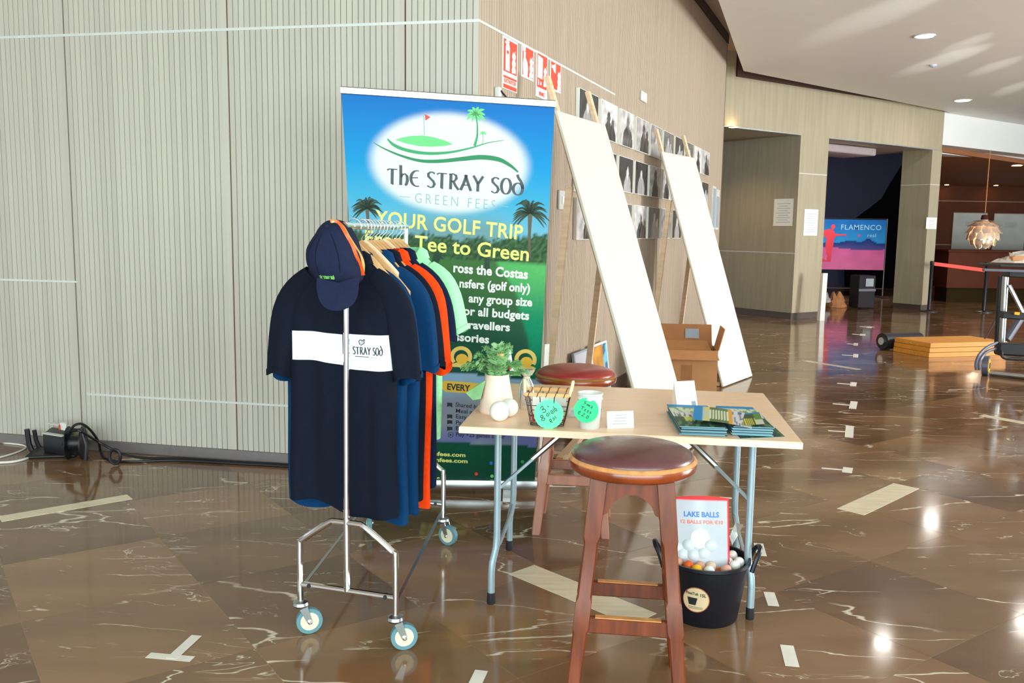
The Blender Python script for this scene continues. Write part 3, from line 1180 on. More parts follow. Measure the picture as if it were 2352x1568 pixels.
m = MB()
NX, NY = 88, 160
for j in range(NY + 1):
    for i in range(NX + 1):
        u, v = i / NX, j / NY
        a = bl.lerp(br, u)
        b = tl.lerp(tr, u)
        q = a.lerp(b, v)
        m.v.append(q)
        x, y = topx(bm_ @ q)
        m.c.append(tuple(k * .84 for k in ban_col(x, y)) + (1,))
for j in range(NY):
    for i in range(NX):
        a = j * (NX + 1) + i
        m.f.append((a, a + 1, a + NX + 2, a + NX + 1))
m.build('printed_sheet', 'print', ban, local=True, smooth=False, fix=False)
UP = V((0, 1, 0))


def bt(name, txt, x0, y0, x1, y1, hpx, mat, lvl=1, bold=0.0, space=1.0, pen=False):
    a, b = bp(x0, y0), bp(x1, y1)
    h = (bp(x0, y0 - hpx) - a).length
    off = V((0, 0, .0007 * lvl))
    mb = MB()
    d = (b - a).normalized()
    upv = V((-d.y, d.x, 0)) * .6 + UP * .4
    upv.normalize()
    (pen_text if pen else text_on)(mb, txt, a, b, h, upv, off, *(() if pen else (bold, space)))
    return mb.build(name, mat, ban, local=True, smooth=False, fix=False)


def PM(name, c, r=.42):
    if name not in MT:
        MT[name] = M(name, c, r, 0, .02, 8)
    return name


PM('print_grey', (70, 80, 88)); PM('print_palegrey', (140, 184, 190)); PM('print_lightgreen', (106, 208, 128)); PM('print_green', (40, 160, 100))
PM('print_deepgreen', (0, 132, 80)); PM('print_red', (236, 60, 40)); PM('print_yellow', (236, 238, 132)); PM('print_white', (246, 248, 246))
PM('print_palm', (30, 62, 44)); PM('print_gold', (240, 206, 110)); PM('print_amber', (240, 190, 66)); PM('print_dark', (44, 46, 56)); PM('print_blue', (40, 120, 220))
PM('print_trunk', (92, 84, 66))


def flat(name, mat, pts, lvl=1):
    mb = MB()
    mb.poly([bp(x, y) + V((0, 0, .0007 * lvl)) for x, y in pts])
    return mb.build(name, mat, ban, local=True, smooth=False, fix=False)


def brush(name, mat, pts, ws, lvl=1):
    p = smooth_path([bp(x, y) for x, y in pts], 6)
    n_ = len(p)
    k = len(ws) - 1
    wl_ = []
    for i in range(n_):
        f = i / (n_ - 1) * k
        a = int(min(f, k - 1e-6))
        wl_.append((ws[a] + (ws[a + 1] - ws[a]) * (f - a)) * .00235)
    mb = strip_on(MB(), p, wl_, (0, 0, .0007 * lvl), (0, 0, 1))
    return mb.build(name, mat, ban, local=True, smooth=False, fix=False)


flat('logo_mound', 'print_lightgreen', [(908, 321), (922, 316), (945, 312), (970, 311), (996, 315), (1020, 322), (1041, 331), (1022, 335), (992, 337), (960, 335), (932, 329)])
brush('logo_swoosh', 'print_green', [(890, 319), (905, 333), (935, 345), (980, 352), (1030, 350), (1080, 340), (1120, 328), (1158, 322)], [3, 7, 7, 6, 4, 2, 1])
brush('logo_swoosh', 'print_deepgreen', [(858, 327), (880, 340), (920, 357), (965, 369), (1010, 370), (1060, 365), (1105, 361), (1145, 366), (1172, 380), (1190, 395)], [1, 3, 5, 7, 8, 10, 10, 7, 3])
brush('logo_flagpole', 'print_palegrey', [(973, 262), (975, 310)], [1.6, 1.6])
flat('logo_flag', 'print_red', [(976, 262), (989, 269), (977, 277)])
brush('logo_trunk', 'print_green', [(1090, 335), (1096, 312), (1096, 285), (1093, 264)], [6, 4, 3, 3])
mb = MB()
for a, l in ((5, 22), (40, 26), (75, 24), (110, 24), (145, 24), (175, 20), (205, 24), (240, 18), (-28, 26), (-60, 18)):
    r_ = math.radians(a)
    c_ = (1093, 262)
    e_ = (c_[0] + l * math.cos(r_), c_[1] - l * math.sin(r_) * .9 + l * .18)
    mid = ((c_[0] + e_[0]) / 2, (c_[1] + e_[1]) / 2 - l * .13)
    strip_on(mb, smooth_path([bp(*c_), bp(*mid), bp(*e_)], 4), [.004, .009, .013, .015, .015, .013, .010, .006, .001], (0, 0, .0007), (0, 0, 1))
mb.build('logo_palm', 'print_lightgreen', ban, local=True, smooth=False, fix=False)
brush('logo_small_palm', 'print_lightgreen', [(1108, 331), (1110, 318), (1109, 308)], [1.5, 1.5, 1.5])
flat('logo_small_palm', 'print_lightgreen', [(1100, 312), (1104, 304), (1109, 301), (1115, 304), (1118, 311), (1113, 307), (1109, 310), (1105, 307)])
bt('lettering_title', 'ThE STRAY SOd', 889, 422, 1205, 449, 36, 'print_grey', 1, pen=True)
bt('lettering_subtitle', 'GREEN FEES', 953, 465, 1137, 482, 23, 'print_palegrey', 1, -.012, 1.45)
brush('rule', 'print_palegrey', [(918, 451), (943, 453)], [1.2, 1.2])
brush('rule', 'print_palegrey', [(1146, 472), (1168, 475)], [1.2, 1.2])


def ban_palm(cx, cy, rad, base, seed):
    r = random.Random(seed)
    mb = MB()
    for k in range(26):
        a = math.radians(-38 + 256 * k / 25 + r.uniform(-5, 5))
        l = rad * r.uniform(.75, 1.08)
        e_ = (cx + l * math.cos(a), cy - l * math.sin(a) * .85 + l * .25)
        mid = (cx + l * .55 * math.cos(a), cy - l * .6 * math.sin(a) * .95 - l * .05)
        strip_on(mb, smooth_path([bp(cx, cy), bp(*mid), bp(*e_)], 3), [.004, .008, .010, .010, .008, .005, .001], (0, 0, .0009), (0, 0, 1))
    mb.build('printed_palm_crown', 'print_palm', ban, local=True, smooth=False, fix=False)
    brush('printed_palm_trunk', 'print_trunk', [(cx, cy), (base[0], (cy + base[1]) / 2), base], [11, 6, 7] if rad > 40 else [9, 5, 5], 1)


ban_palm(1218, 489, 46, (1216, 592), 3)
ban_palm(843, 478, 38, (846, 560), 4)
bt('lettering_heading', 'YOUR GOLF TRIP', 862, 515, 1200, 550, 33, 'print_yellow', 2, .018, 1.03)
bt('lettering_heading', 'From Tee to Green', 838, 561, 1214, 599, 33, 'print_yellow', 2, .018)
for tx, x0, y0, x1, y1, h in (('ross the Costas', 1041, 624, 1212, 640, 21), ('nsfers (golf only)', 1055, 659, 1217, 671, 19), ('any group size', 1076, 693, 1222, 703, 19),
                              ('or all budgets', 1064, 722, 1215, 734, 19), ('t travellers', 1048, 752, 1171, 760, 18), ('ssories', 1045, 781, 1123, 788, 18)):
    bt('lettering_bullet', tx, x0, y0, x1, y1, h, 'print_white', 2, .034, 1.02)
# printed golfers
flat('printed_golfer', 'print_palm', [(992, 600), (998, 580), (1004, 572), (1010, 582), (1020, 596), (1012, 594), (1008, 600), (1008, 625), (994, 625)], 1)
flat('printed_golfer', 'print_palm', [(1112, 625), (1113, 598), (1116, 588), (1120, 586), (1124, 600), (1126, 625)], 1)
for cx, cy in ((1059, 819), (1207, 826)):
    mb = MB()
    pts = [bp(cx + 21 * math.cos(math.radians(a)), cy + 20 * math.sin(math.radians(a))) for a in range(140, 401, 12)]
    strip_on(mb, pts, .022, (0, 0, .0007), (0, 0, 1))
    mb.build('printed_gold_ring', 'print_gold', ban, local=True, smooth=False, fix=False)
    flat('printed_gold_ball', 'print_amber', [(cx + 2 + 14 * math.cos(k * PI / 8), cy + 5 + 12 * math.sin(k * PI / 8)) for k in range(16)], 2)
    flat('printed_gold_foot', 'print_gold', [(cx - 24, cy + 17), (cx - 10, cy + 13), (cx + 16, cy + 15), (cx + 24, cy + 19), (cx + 20, cy + 25), (cx - 22, cy + 23)], 1)
flat('price_tag', 'print_amber', [(1015, 878), (1021, 874), (1100, 880), (1092, 891), (1098, 905), (1022, 899), (1016, 893)], 1)
bt('lettering_tag', 'EVERY', 1027, 894, 1080, 898, 14, 'print_dark', 2, .03)
for tx, x0, y0, x1, y1 in (('Shared bus', 1046, 933, 1106, 939), ('Meal at club', 1047, 947, 1118, 953), ('Easy booking', 1047, 960, 1122, 966), ('Parking', 1047, 974, 1088, 978),
                           ('Buggies', 1047, 987, 1090, 991), ('Play +25 games a year', 1047, 1001, 1160, 1007)):
    bt('lettering_list', tx, x0, y0, x1, y1, 9.5, 'print_dark', 2, .008)
bt('lettering_list', 's', 1004, 940, 1008, 940, 7, 'print_dark', 2)
bt('lettering_list', 're', 1003, 1001, 1011, 1001, 7, 'print_dark', 2)
for k, y in enumerate((929, 956, 969, 984)):
    flat('list_icon', 'print_dark', [(1027, y - 5), (1039, y - 4), (1039, y + 6 - k), (1033, y + 3), (1027, y + 5)], 2)
brush('list_icon', 'print_dark', [(1035 + 6 * math.cos(a * PI / 6), 998 + 6 * math.sin(a * PI / 6)) for a in range(13)], [1, 1], 2)
flat('list_icon', 'print_dark', [(1033, 995), (1038, 998), (1033, 1001)], 2)
bt('lettering_contact', 'greenfees.com', 963, 1044, 1069, 1049, 9, 'print_yellow', 2, .03)
bt('lettering_contact', 'greenfees.com', 967, 1058, 1074, 1063, 9, 'print_yellow', 2, .03)
bt('lettering_contact', 'esc', 990, 1101, 1010, 1101, 8, 'print_yellow', 2, .03)
for (x, y, mt) in ((1128, 1063, 'print_blue'), (1094, 1088, 'print_red'), (1130, 1093, 'print_lightgreen'), (1180, 1105, 'print_blue'), (1200, 1060, 'print_green'), (1181, 1043, 'print_palegrey')):
    flat('social_icon', mt, [(x + 4 * math.cos(k * PI / 5), y + 4 * math.sin(k * PI / 5)) for k in range(10)], 1)
# rails, base, feet, pole
MB().obox(tl - V((.006, .004, .02)), (tr - tl) * 1.012, V((0, .036, 0)), V((0, 0, .03))).build('top_rail', 'alu', ban, local=True, bevel=.004)
bs0 = V((-.86, 4.93, .03))
MB().obox(bs0, V((1.02, .007, 0)), V((0, .09, 0)), Z * .055).build('base_cassette', 'alu', ban, bevel=.012, seg=2)
for x, y in ((-.62, 0), (-.02, 0)):
    MB().obox((x - .02, 4.78, .004), V((.055, 0, 0)), V((0, .30, 0)), Z * .026).build('foot', 'alu_white', ban, bevel=.004)
mid_t = bm_ @ tl.lerp(tr, .5)
MB().tube([V((-.35, 4.99, .06)), V((-.33, 4.93, 1.2)), mid_t - nb * .03], .012, 8).build('support_pole', 'alu', ban)
# ================================================================== CLOTHES RAIL
RF, RB = V((-.578, 3.10, 0)), V((-.502, 4.19, 0))
rail = thing('clothes_rail', 'chrome clothes rail on four blue-grey castors holding the polo shirts', 'clothes rail', RF)
ZR = 1.507
r_dir = (RB - RF).normalized()


def rack_end(mid, lp, rp, name):
    """one welded end frame: two posts bent into an arch, a cross bar and an upright"""
    lp, rp = V(lp), V(rp)
    e = (rp - lp)
    w = e.length / 2
    e.normalize()
    c = (lp + rp) / 2
    pts = [lp + Z * .125, lp + Z * .345, lp + Z * .365 + e * .012, c - e * .075 + Z * .440, c - e * .045 + Z * .449, c + Z * .449,
           c + e * .045 + Z * .449, c + e * .075 + Z * .440, rp + Z * .365 - e * .012, rp + Z * .345, rp + Z * .125]
    MB().tube(smooth_path(pts, 4), .0115, 10).build('leg_arch', 'chrome', rail)
    MB().tube([lp + Z * .195, rp + Z * .195], .0105, 10).build('cross_bar', 'chrome', rail)
    for s_ in (.1, .9):
        q = lp.lerp(rp, s_) + Z * .195
        MB().tube([q - r_dir * .013, q + r_dir * .013], .008, 8).build('bar_bolt', 'black', rail)
    MB().tube([c + Z * .195, c + Z * .50], .0125, 10).build('lower_upright', 'chrome', rail)
    MB().tube([c + Z * .48, V((mid.x, mid.y, ZR))], .0105, 10).build('upright', 'chrome', rail)
    return c


FL_, FR_ = V((-.768, 3.150, 0)), V((-.402, 3.035, 0))
BL_, BR_ = V((-.690, 4.240, 0)), V((-.318, 4.130, 0))
cf = rack_end(RF, FL_, FR_, 'front')
cb = rack_end(RB, BL_, BR_, 'back')
MB().tube([V((RF.x, RF.y - .03, ZR)), V((RB.x, RB.y + .015, ZR))], .0125, 12).build('hanging_rail', 'chrome', rail)
for a, b in ((FL_, BL_), (FR_, BR_)):
    MB().beam(a + Z * .175, b + Z * .175, .012, .004).build('side_brace', 'steel', rail)


def castor(p, ang):
    d = V((math.cos(ang), math.sin(ang), 0))
    sd = V((-d.y, d.x, 0))
    c = p + d * .030 + Z * .049
    k = MB().lathe([(.014, .132), (.028, .126), (.031, .116), (.026, .108), (.012, .106)], p, 16).build('castor', 'steel', rail)
    MB().tube([c - sd * .011, c + sd * .011], .0480, 28).build('tyre', 'tyre', k)
    MB().tube([c - sd * .0125, c + sd * .0125], .034, 24).build('wheel_hub', 'hub', k)
    for s_ in (-1, 1):
        q = p + d * .008 + sd * s_ * .017 + Z * .106
        MB().beam(q, c + sd * s_ * .017, .030, .003, sd, .018, .003).build('fork_arm', 'steel', k)
        MB().lathe([(.008, 0), (.008, .006), (.004, .009)], c + sd * s_ * .017, 10, sd * s_).build('axle_nut', 'chrome', k)


castor(FL_, .35); castor(FR_, .25); castor(BL_, 1.9); castor(BR_, -1.15 + .6)

# ================================================================== HANGERS AND SHIRTS
RA = math.atan2(r_dir.y, r_dir.x)
XD = V((math.cos(-.14), math.sin(-.14), 0))    # across the shirts (right side slightly nearer)


def hanger_at(s_, tilt, label, mat='woodhang', low=0.0, half=.18):
    p = RF.lerp(RB, s_)
    t = thing('coat_hanger', label, 'hanger', (p.x, p.y, ZR), math.atan2(XD.y, XD.x) + tilt, 'hangers on the chrome rail')
    X, Zl = V((1, 0, 0)), V((0, 0, 1))
    # hook over the rail
    pts = arc_path((0, 0, .0), .0255, PI * 1.05, -.35, X, Zl, 12)
    pts = pts + [V((.020, 0, -.024)), V((.006, 0, -.036)), V((0, 0, -.046)), V((0, 0, -.062 - low))]
    MB().tube(pts, .0018, 6).build('hook', 'steel', t, local=True)
    rings = []
    for k in range(-10, 11):
        x = k / 10 * half
        z = -.055 - low - .20 * (abs(x) / .19) ** 1.2
        hgt = .024 - .008 * abs(k) / 10
        yy = .018 * (abs(k) / 10) ** 2
        rings.append([V((x, yy - .006, z - hgt)), V((x, yy + .006, z - hgt)), V((x, yy + .006, z + .004)), V((x, yy - .006, z + .004))])
    MB().loft(rings).build('shoulder_bar', mat, t, local=True)
    return t


def tee_mat(name, rgb_):
    if name not in MT:
        MT[name] = M(name, rgb_, .9, 0, .10, 60, .06, spec=.15)
    return name


tee_mat('cloth_black', (16, 22, 36)); tee_mat('cloth_blue', (6, 54, 96)); tee_mat('cloth_navy', (14, 28, 56)); tee_mat('cloth_orange', (252, 70, 12))
tee_mat('cloth_green', (168, 244, 184)); tee_mat('cloth_white', (232, 232, 240)); tee_mat('cloth_cap', (30, 36, 62))


class Shirt:
    def __init__(s, seed, length, hw, depth, slen, fold):
        r = random.Random(seed)
        s.ph = [r.uniform(0, 6.3) for _ in range(8)]
        s.L, s.hw, s.dp, s.sl, s.fold = length, hw, depth, slen, fold

    def ring(s, z):
        """half width and half depth at z (z = 0 is the rail)"""
        zs = [(-.105, .075, .040), (-.128, .102, .044), (-.155, .125, .046), (-.19, .162, .048), (-.225, .192, .050), (-.26, .206, .054),
              (-.34, s.hw, .062), (-.46, s.hw, .062), (-.75, s.hw * .99, .056), (-1.2, s.hw * .98, .052)]
        if z >= zs[0][0]:
            return zs[0][1:]
        for (a, b, c), (a2, b2, c2) in zip(zs, zs[1:]):
            if z >= a2:
                k = (a - z) / (a - a2)
                return b + (b2 - b) * k, (c + (c2 - c) * k)
        return zs[-1][1:]

    def point(s, th, z):
        a, b = s.ring(z)
        b *= s.dp
        k = max(0, min(1, (-z - .22) / .8))
        c_, s_ = math.cos(th), math.sin(th)
        e = .62
        x = a * (abs(c_) ** e) * (1 if c_ >= 0 else -1)
        y = b * (abs(s_) ** e) * (1 if s_ >= 0 else -1)
        f = s.fold * (.25 + .75 * k) * abs(s_) ** .5
        y += f * (1 if s_ >= 0 else -1) * (math.sin(x * 34 + s.ph[0] + z * 1.3) * .55 + math.sin(x * 61 + s.ph[1] - z * 2.1) * .3 + .35 * NZ.noise(V((x * 9, z * 5, s.ph[2]))))
        x += .35 * s.fold * k * math.sin(z * 7 + s.ph[3] + (0 if c_ > 0 else 2)) * abs(c_)
        zz = z + .016 * k * math.sin(x * 17 + s.ph[4]) - .03 * k * (x / .2)
        return V((x, y, zz))

    def front(s, x, z):
        """the front surface (towards -y) at x, z"""
        lo, hi = -PI, 0.0
        for _ in range(24):
            m_ = (lo + hi) / 2
            if s.point(m_, z).x < x:
                lo = m_
            else:
                hi = m_
        return s.point((lo + hi) / 2, z)


def shirt(s_, seed, name, label, mat, length=.99, hw=.212, depth=1.0, slen=.40, fold=.012, collar=True, band=False, off=0.0, sx=1.0):
    p = RF.lerp(RB, s_)
    t = thing(name, label, 'shirt', (p.x, p.y, ZR), math.atan2(XD.y, XD.x), 'shirts on the clothes rail')
    q = Shirt(seed, length, hw, depth, slen, fold)
    n_ = 72
    zs = [-.128, -.14, -.155, -.18, -.205, -.23, -.255, -.28] + [-.28 - (length + .095 - .28) * k / 26 for k in range(1, 27)]
    rings = [[q.point(2 * PI * k / n_, z) + V((off, 0, 0)) for k in range(n_)] for z in zs]
    MB().loft(rings, caps=False).build('body', mat, t, local=True, ang=1.4, fix=True)
    r = random.Random(seed + 5)
    for sg in (-1, 1):
        rr = []
        m_ = 24
        kl = slen / .40
        spath = [smooth_path([V((.110, 0, -.178)), V((.166, 0, -.234)), V((.206, 0, -.31)), V((.226, 0, -.32 - .10 * kl)), V((.240, 0, -.33 - .215 * kl))], 3)[i_] for i_ in range(13)]
        for k in range(13):
            f = k / 12
            pa_ = spath[k]
            tg = (spath[min(k + 1, 12)] - spath[max(k - 1, 0)]).normalized()
            wd_ = V((-tg.z, 0, tg.x))
            hw_ = (.040 + .024 * math.sin(min(1, f * 2.2) * PI / 2) - .014 * f)
            hd = (.044 + .022 * f) * depth
            ring = []
            for j in range(m_):
                a = 2 * PI * j / m_
                x = hw_ * math.cos(a) * (1 + .06 * math.sin(5 * f + seed) * f)
                y = hd * math.sin(a) + .012 * f * math.sin(3 * a + seed)
                q_ = pa_ + wd_ * x + V((0, y, .010 * f * math.sin(2 * a + seed)))
                ring.append(V((q_.x * sg + off, q_.y, q_.z)))
            rr.append(ring)
        MB().loft(rr, caps=False).build('sleeve', mat, t, local=True, ang=1.4)
        cu = [[v + V((0, 0, .022)) + (v - V((sum(w_.x for w_ in rr[-1]) / m_, 0, v.z))) * .035 for v in rr[-1]],
              [v + (v - V((sum(w_.x for w_ in rr[-1]) / m_, 0, v.z))) * .035 - V((0, 0, .002)) for v in rr[-1]]]
        MB().loft(cu, caps=False).build('cuff', mat, t, local=True, ang=1.4)
    if collar:
        rr = []
        for dz, k in ((-.125, 1.03), (-.098, .93), (-.088, .86), (-.10, 1.08), (-.135, 1.20)):
            rr.append([V((.098 * k * math.cos(2 * PI * j / 28) + off, .050 * k * math.sin(2 * PI * j / 28) * (1.1 if dz < -.13 else 1), dz - (.022 if math.sin(2 * PI * j / 28) < -.5 else 0)))
                       for j in range(28)])
        MB().loft(rr, caps=False).build('collar', mat, t, local=True, ang=1.4)
        pl_ = MB()
        g = [[q.front(x, z) + V((off, -.003, 0)) for x in (-.016, .016)] for z in [-.16 - .012 * k for k in range(14)]]
        for k in range(13):
            pl_.add([g[k][0], g[k][1], g[k + 1][1], g[k + 1][0]], [(0, 1, 2, 3)])
        pl_.build('placket', mat, t, local=True)
    if band:
        def patch(x0, x1, z0, z1, lift, nx=26, nz=8):
            g_ = MB()
            for j in range(nz + 1):
                for i in range(nx + 1):
                    g_.v.append(q.front(x0 + (x1 - x0) * i / nx, z0 + (z1 - z0) * j / nz - .0) + V((off, -lift, 0)))
            for j in range(nz):
                for i in range(nx):
                    a = j * (nx + 1) + i
                    g_.f.append((a, a + 1, a + nx + 2, a + nx + 1))
            return g_
        patch(-.180, .014, -.495, -.385, .0025).build('chest_band', 'cloth_white', t, local=True, ang=1.4)
        patch(.014, .034, -.495, -.455, .0025, 6).build('chest_band', 'cloth_white', t, local=True, ang=1.4)
        patch(.034, .196, -.505, -.380, .0030).build('chest_band', 'cloth_white', t, local=True, ang=1.4)
        lt = MB()
        pen_text(lt, 'STRAY SOd', V((.052, 0, -.450)), V((.164, 0, -.450)), .026, Z, V((0, 0, 0)), .2, .09)
        # harp emblem above, small line below
        for pts, w_ in (([(.078, -.416), (.074, -.404), (.079, -.398)], .003), ([(.079, -.398), (.087, -.401), (.094, -.396)], .003), ([(.094, -.396), (.093, -.410), (.080, -.418)], .0025),
                        ([(.083, -.401), (.082, -.414)], .0012), ([(.087, -.402), (.086, -.411)], .0012), ([(.090, -.401), (.090, -.409)], .0012)):
            strip_on(lt, [V((x, 0, z)) for x, z in pts], w_, (0, 0, 0), (0, -1, 0))
        strip_on(lt, [V((.060 + .01 * k, 0, -.4575)) for k in range(6)], .0022, (0, 0, 0), (0, -1, 0))
        strip_on(lt, [V((.118 + .008 * k, 0, -.459)) for k in range(4)], .0008, (0, 0, 0), (0, -1, 0))
        for v in lt.v:
            w_ = q.front(v.x, v.z)
            v.y = w_.y - .0042
            v.z = v.z + (w_.z - v.z) * .9
            v.x += off
        lt.build('lettering', 'inkblack', t, local=True, smooth=False, fix=False)
    return t


order = [
    (.105, 11, 'polo_shirt', 'black polo shirt with a white chest band at the front of the rail', 'cloth_black', dict(length=.945, hw=.202, depth=.80, slen=.40, fold=.024, band=True, off=-.045)),
    (.205, 21, 'polo_shirt', 'blue polo shirt directly behind the black one with the white band', 'cloth_blue', dict(length=.985, hw=.236, depth=.75, slen=.45, fold=.018, off=-.062)),
    (.30, 31, 'polo_shirt', 'second blue polo shirt, between the first blue one and a black one', 'cloth_blue', dict(length=.985, hw=.212, depth=.72, slen=.40, fold=.014, off=-.010)),
    (.40, 41, 'polo_shirt', 'plain black polo shirt between the blue ones and the orange one', 'cloth_black', dict(length=.985, hw=.210, depth=.72, slen=.42, fold=.015, off=-.005)),
    (.515, 51, 'polo_shirt', 'bright orange polo shirt in the middle of the rail', 'cloth_orange', dict(length=1.03, hw=.208, depth=.78, slen=.48, fold=.016, off=.004)),
    (.635, 61, 'polo_shirt', 'navy polo shirt between the orange one and the pale green one', 'cloth_navy', dict(length=.98, hw=.200, depth=.9, slen=.28, fold=.014, off=.010)),
    (.790, 71, 'polo_shirt', 'pale mint green shirt near the far end of the rail', 'cloth_green', dict(length=.84, hw=.172, depth=1.0, slen=.24, fold=.016, collar=True, off=.034)),
]
hl = ['carrying the banded black polo', 'carrying the first blue polo', 'carrying the second blue polo', 'carrying the plain black polo', 'carrying the orange polo',
      'carrying the navy polo', 'carrying the mint green shirt']
for k, (s_, sd, nm, lb, mt, kw) in enumerate(order):
    shirt(s_, sd, nm, lb, mt, **kw)
    hanger_at(s_, random.uniform(-.05, .05), 'wooden hanger with a chrome hook ' + hl[k])
for k, s_ in enumerate((.255, .35, .46, .575, .71, .86)):
    hanger_at(s_, random.uniform(-.12, .12), 'empty wooden hanger, %s from the front of the rail' % ['first', 'second', 'third', 'fourth', 'fifth', 'last'][k],
              'woodhang' if k % 3 else 'cream', 0.0, .125)
mt = None

# ================================================================== CAP
cap = thing('baseball_cap', 'navy cap with an orange and yellow stripe hung on the rail end', 'cap', aty(772, 640, 3.05))
out = [(770, 503), (792, 511), (812, 534), (826, 566), (835, 602), (834, 634), (824, 650), (800, 663), (775, 666), (750, 656), (733, 640), (718, 622), (708, 598), (708, 572),
       (718, 550), (728, 535), (738, 520), (752, 507)]
c0 = aty(775, 590, 3.09)
rim = [aty(x, y, 3.10) for x, y in out]


def crown_ring(sc, y, dz=0):
    ctr = V((c0.x, 0, c0.z))
    rs = []
    for p in smooth_path(rim + rim[:1], 3)[:-1]:
        d = V((p.x, 0, p.z)) - ctr
        n_ = 1 + .02 * NZ.noise(V((p.x * 25, p.z * 25, y * 10)))
        rs.append(ctr + d * sc * n_ + V((0, y, dz)))
    return rs


prof_c = ((1.0, 3.12), (1.0, 3.09), (.975, 3.06), (.92, 3.035), (.82, 3.012), (.68, 2.994), (.5, 2.982), (.28, 2.976), (.08, 2.974))
MB().loft([crown_ring(a, b) for a, b in prof_c], True).build('crown', 'cloth_cap', cap, ang=1.4)


def on_crown(x, y):
    """point of the crown seen at this pixel of the front view"""
    p = aty(x, y, 3.02)
    d = V((p.x - c0.x, 0, p.z - c0.z))
    best = None
    a = math.atan2(d.z, d.x)
    for q in smooth_path(rim + rim[:1], 6):
        e = V((q.x - c0.x, 0, q.z - c0.z))
        da = abs(math.atan2(e.z, e.x) - a)
        da = min(da, 2 * PI - da)
        if best is None or da < best[0]:
            best = (da, e.length)
    s_ = min(.985, d.length / best[1])
    for (s1_, y1), (s2_, y2) in zip(prof_c[1:], prof_c[2:]):
        if s2_ <= s_ <= s1_:
            k = (s1_ - s_) / (s1_ - s2_)
            return V((c0.x + d.x, y1 + (y2 - y1) * k, c0.z + d.z))
    return V((c0.x + d.x, prof_c[-1][1], c0.z + d.z))


def ridge(pix, w, mat, lift):
    pts = [on_crown(x, y) + V((0, -lift, 0)) for x, y in pix]
    pts = smooth_path(pts, 4)
    m_ = MB()
    strip_on(m_, pts, w, (0, 0, 0), (0, -1, 0))
    n_ = len(m_.v)
    return m_.build('stripe', mat, cap, ang=1.4)


PM('stripe_orange', (246, 96, 30)); PM('stripe_yellow', (254, 206, 120))
ridge([(757, 510), (770, 511), (783, 522), (796, 543), (807, 564), (817, 590), (824, 615), (827, 634)], .019, 'stripe_orange', .004)
ridge([(760, 510), (773, 511), (787, 522), (800, 543), (812, 564), (822, 586), (829, 606), (829, 626)], .0095, 'stripe_yellow', .0055)
bo = [(733, 636), (732, 655), (735, 675), (741, 690), (752, 702), (768, 709), (788, 710), (806, 704), (819, 692), (826, 674), (828, 655), (828, 634)]
rings = []
top_a = [aty(x, y, 3.00) for x, y in bo]
ctrb = aty(780, 648, 3.0)
fan = []
for k in range(9):
    f = k / 8
    ring = []
    for p in smooth_path(top_a, 3):
        q = ctrb.lerp(p, f)
        xx = (q.x - ctrb.x) / .07
        q.y = 2.975 + .020 * xx * xx - .030 * f
        ring.append(q)
    fan.append(ring)
m = MB()
nn_ = len(fan[0])
for k in range(9):
    m.v += fan[k]
for k in range(9):
    m.v += [p + V((0, .004, 0)) for p in fan[k]]
for k in range(8):
    for j in range(nn_ - 1):
        a = k * nn_ + j
        m.f.append((a, a + 1, a + nn_ + 1, a + nn_))
        a += 9 * nn_
        m.f.append((a, a + nn_, a + nn_ + 1, a + 1))
for j in range(nn_ - 1):
    a = 8 * nn_ + j
    m.f.append((a, a + 1, a + 1 + 9 * nn_, a + 9 * nn_))
m.build('brim', 'cloth_cap', cap, ang=1.2)
for pix in ([(752, 520), (738, 548), (730, 580), (733, 615), (742, 640)], [(752, 520), (770, 548), (782, 585), (786, 620), (784, 655)], [(752, 520), (728, 545), (714, 570), (712, 600)]):
    ridge(pix, .0022, 'cloth_black', .0025).name = 'seam'
MB().ball(on_crown(752, 520) + V((0, -.002, 0)), .008, 10, 6, (1, .5, 1)).build('button', 'cloth_cap', cap)
PM('thread_green', (150, 236, 120))
lt = MB()
pen_text(lt, 'ThE STRAY SOd', aty(737, 639, 2.9), aty(773, 640, 2.9), .010, Z, (0, 0, 0), .26, .12)
text_on(lt, 'with bee', aty(748, 649, 2.9), aty(772, 650, 2.9), .006, Z, (0, 0, 0), .01)
for v in lt.v:
    x, y = topx(v)
    w_ = on_crown(x, y)
    v.x, v.y, v.z = w_.x, min(w_.y, 2.965 if False else w_.y) - .003, w_.z
lt.build('lettering', 'thread_green', cap, smooth=False, fix=False)
# ================================================================== TABLE
TZ = .76


def T(x, y, z=0.0):
    return at(x, y, TZ + z)


tfl, tfr, tbr = at(1054.5, 979, TZ), at(1844, 1016, TZ), at(1753, 902.5, TZ)
te = (tfr - tfl)
ts = (tbr - tfr)
en, sn = te.normalized(), ts.normalized()
table = thing('folding_table', 'pale beech folding table with grey-blue tubular legs', 'table', (tfl + te * .5 + ts * .5).xy.to_3d())
MB().obox(tfl - Z * .026, te, ts, Z * .0262).build('tabletop', 'beech', table, bevel=.003)
MB().obox(tfl - Z * .025 - sn * .0012, te, sn * .0014, Z * .0225).build('edge_band', 'beech_edge', table, smooth=False)
MB().obox(tfr - Z * .025 - en * .0002, en * .0014, ts, Z * .0225).build('edge_band', 'beech_edge', table, smooth=False)
MB().obox(tfl - Z * .025 - en * .0012, en * .0014, ts, Z * .0225).build('edge_band', 'beech_edge', table, smooth=False)


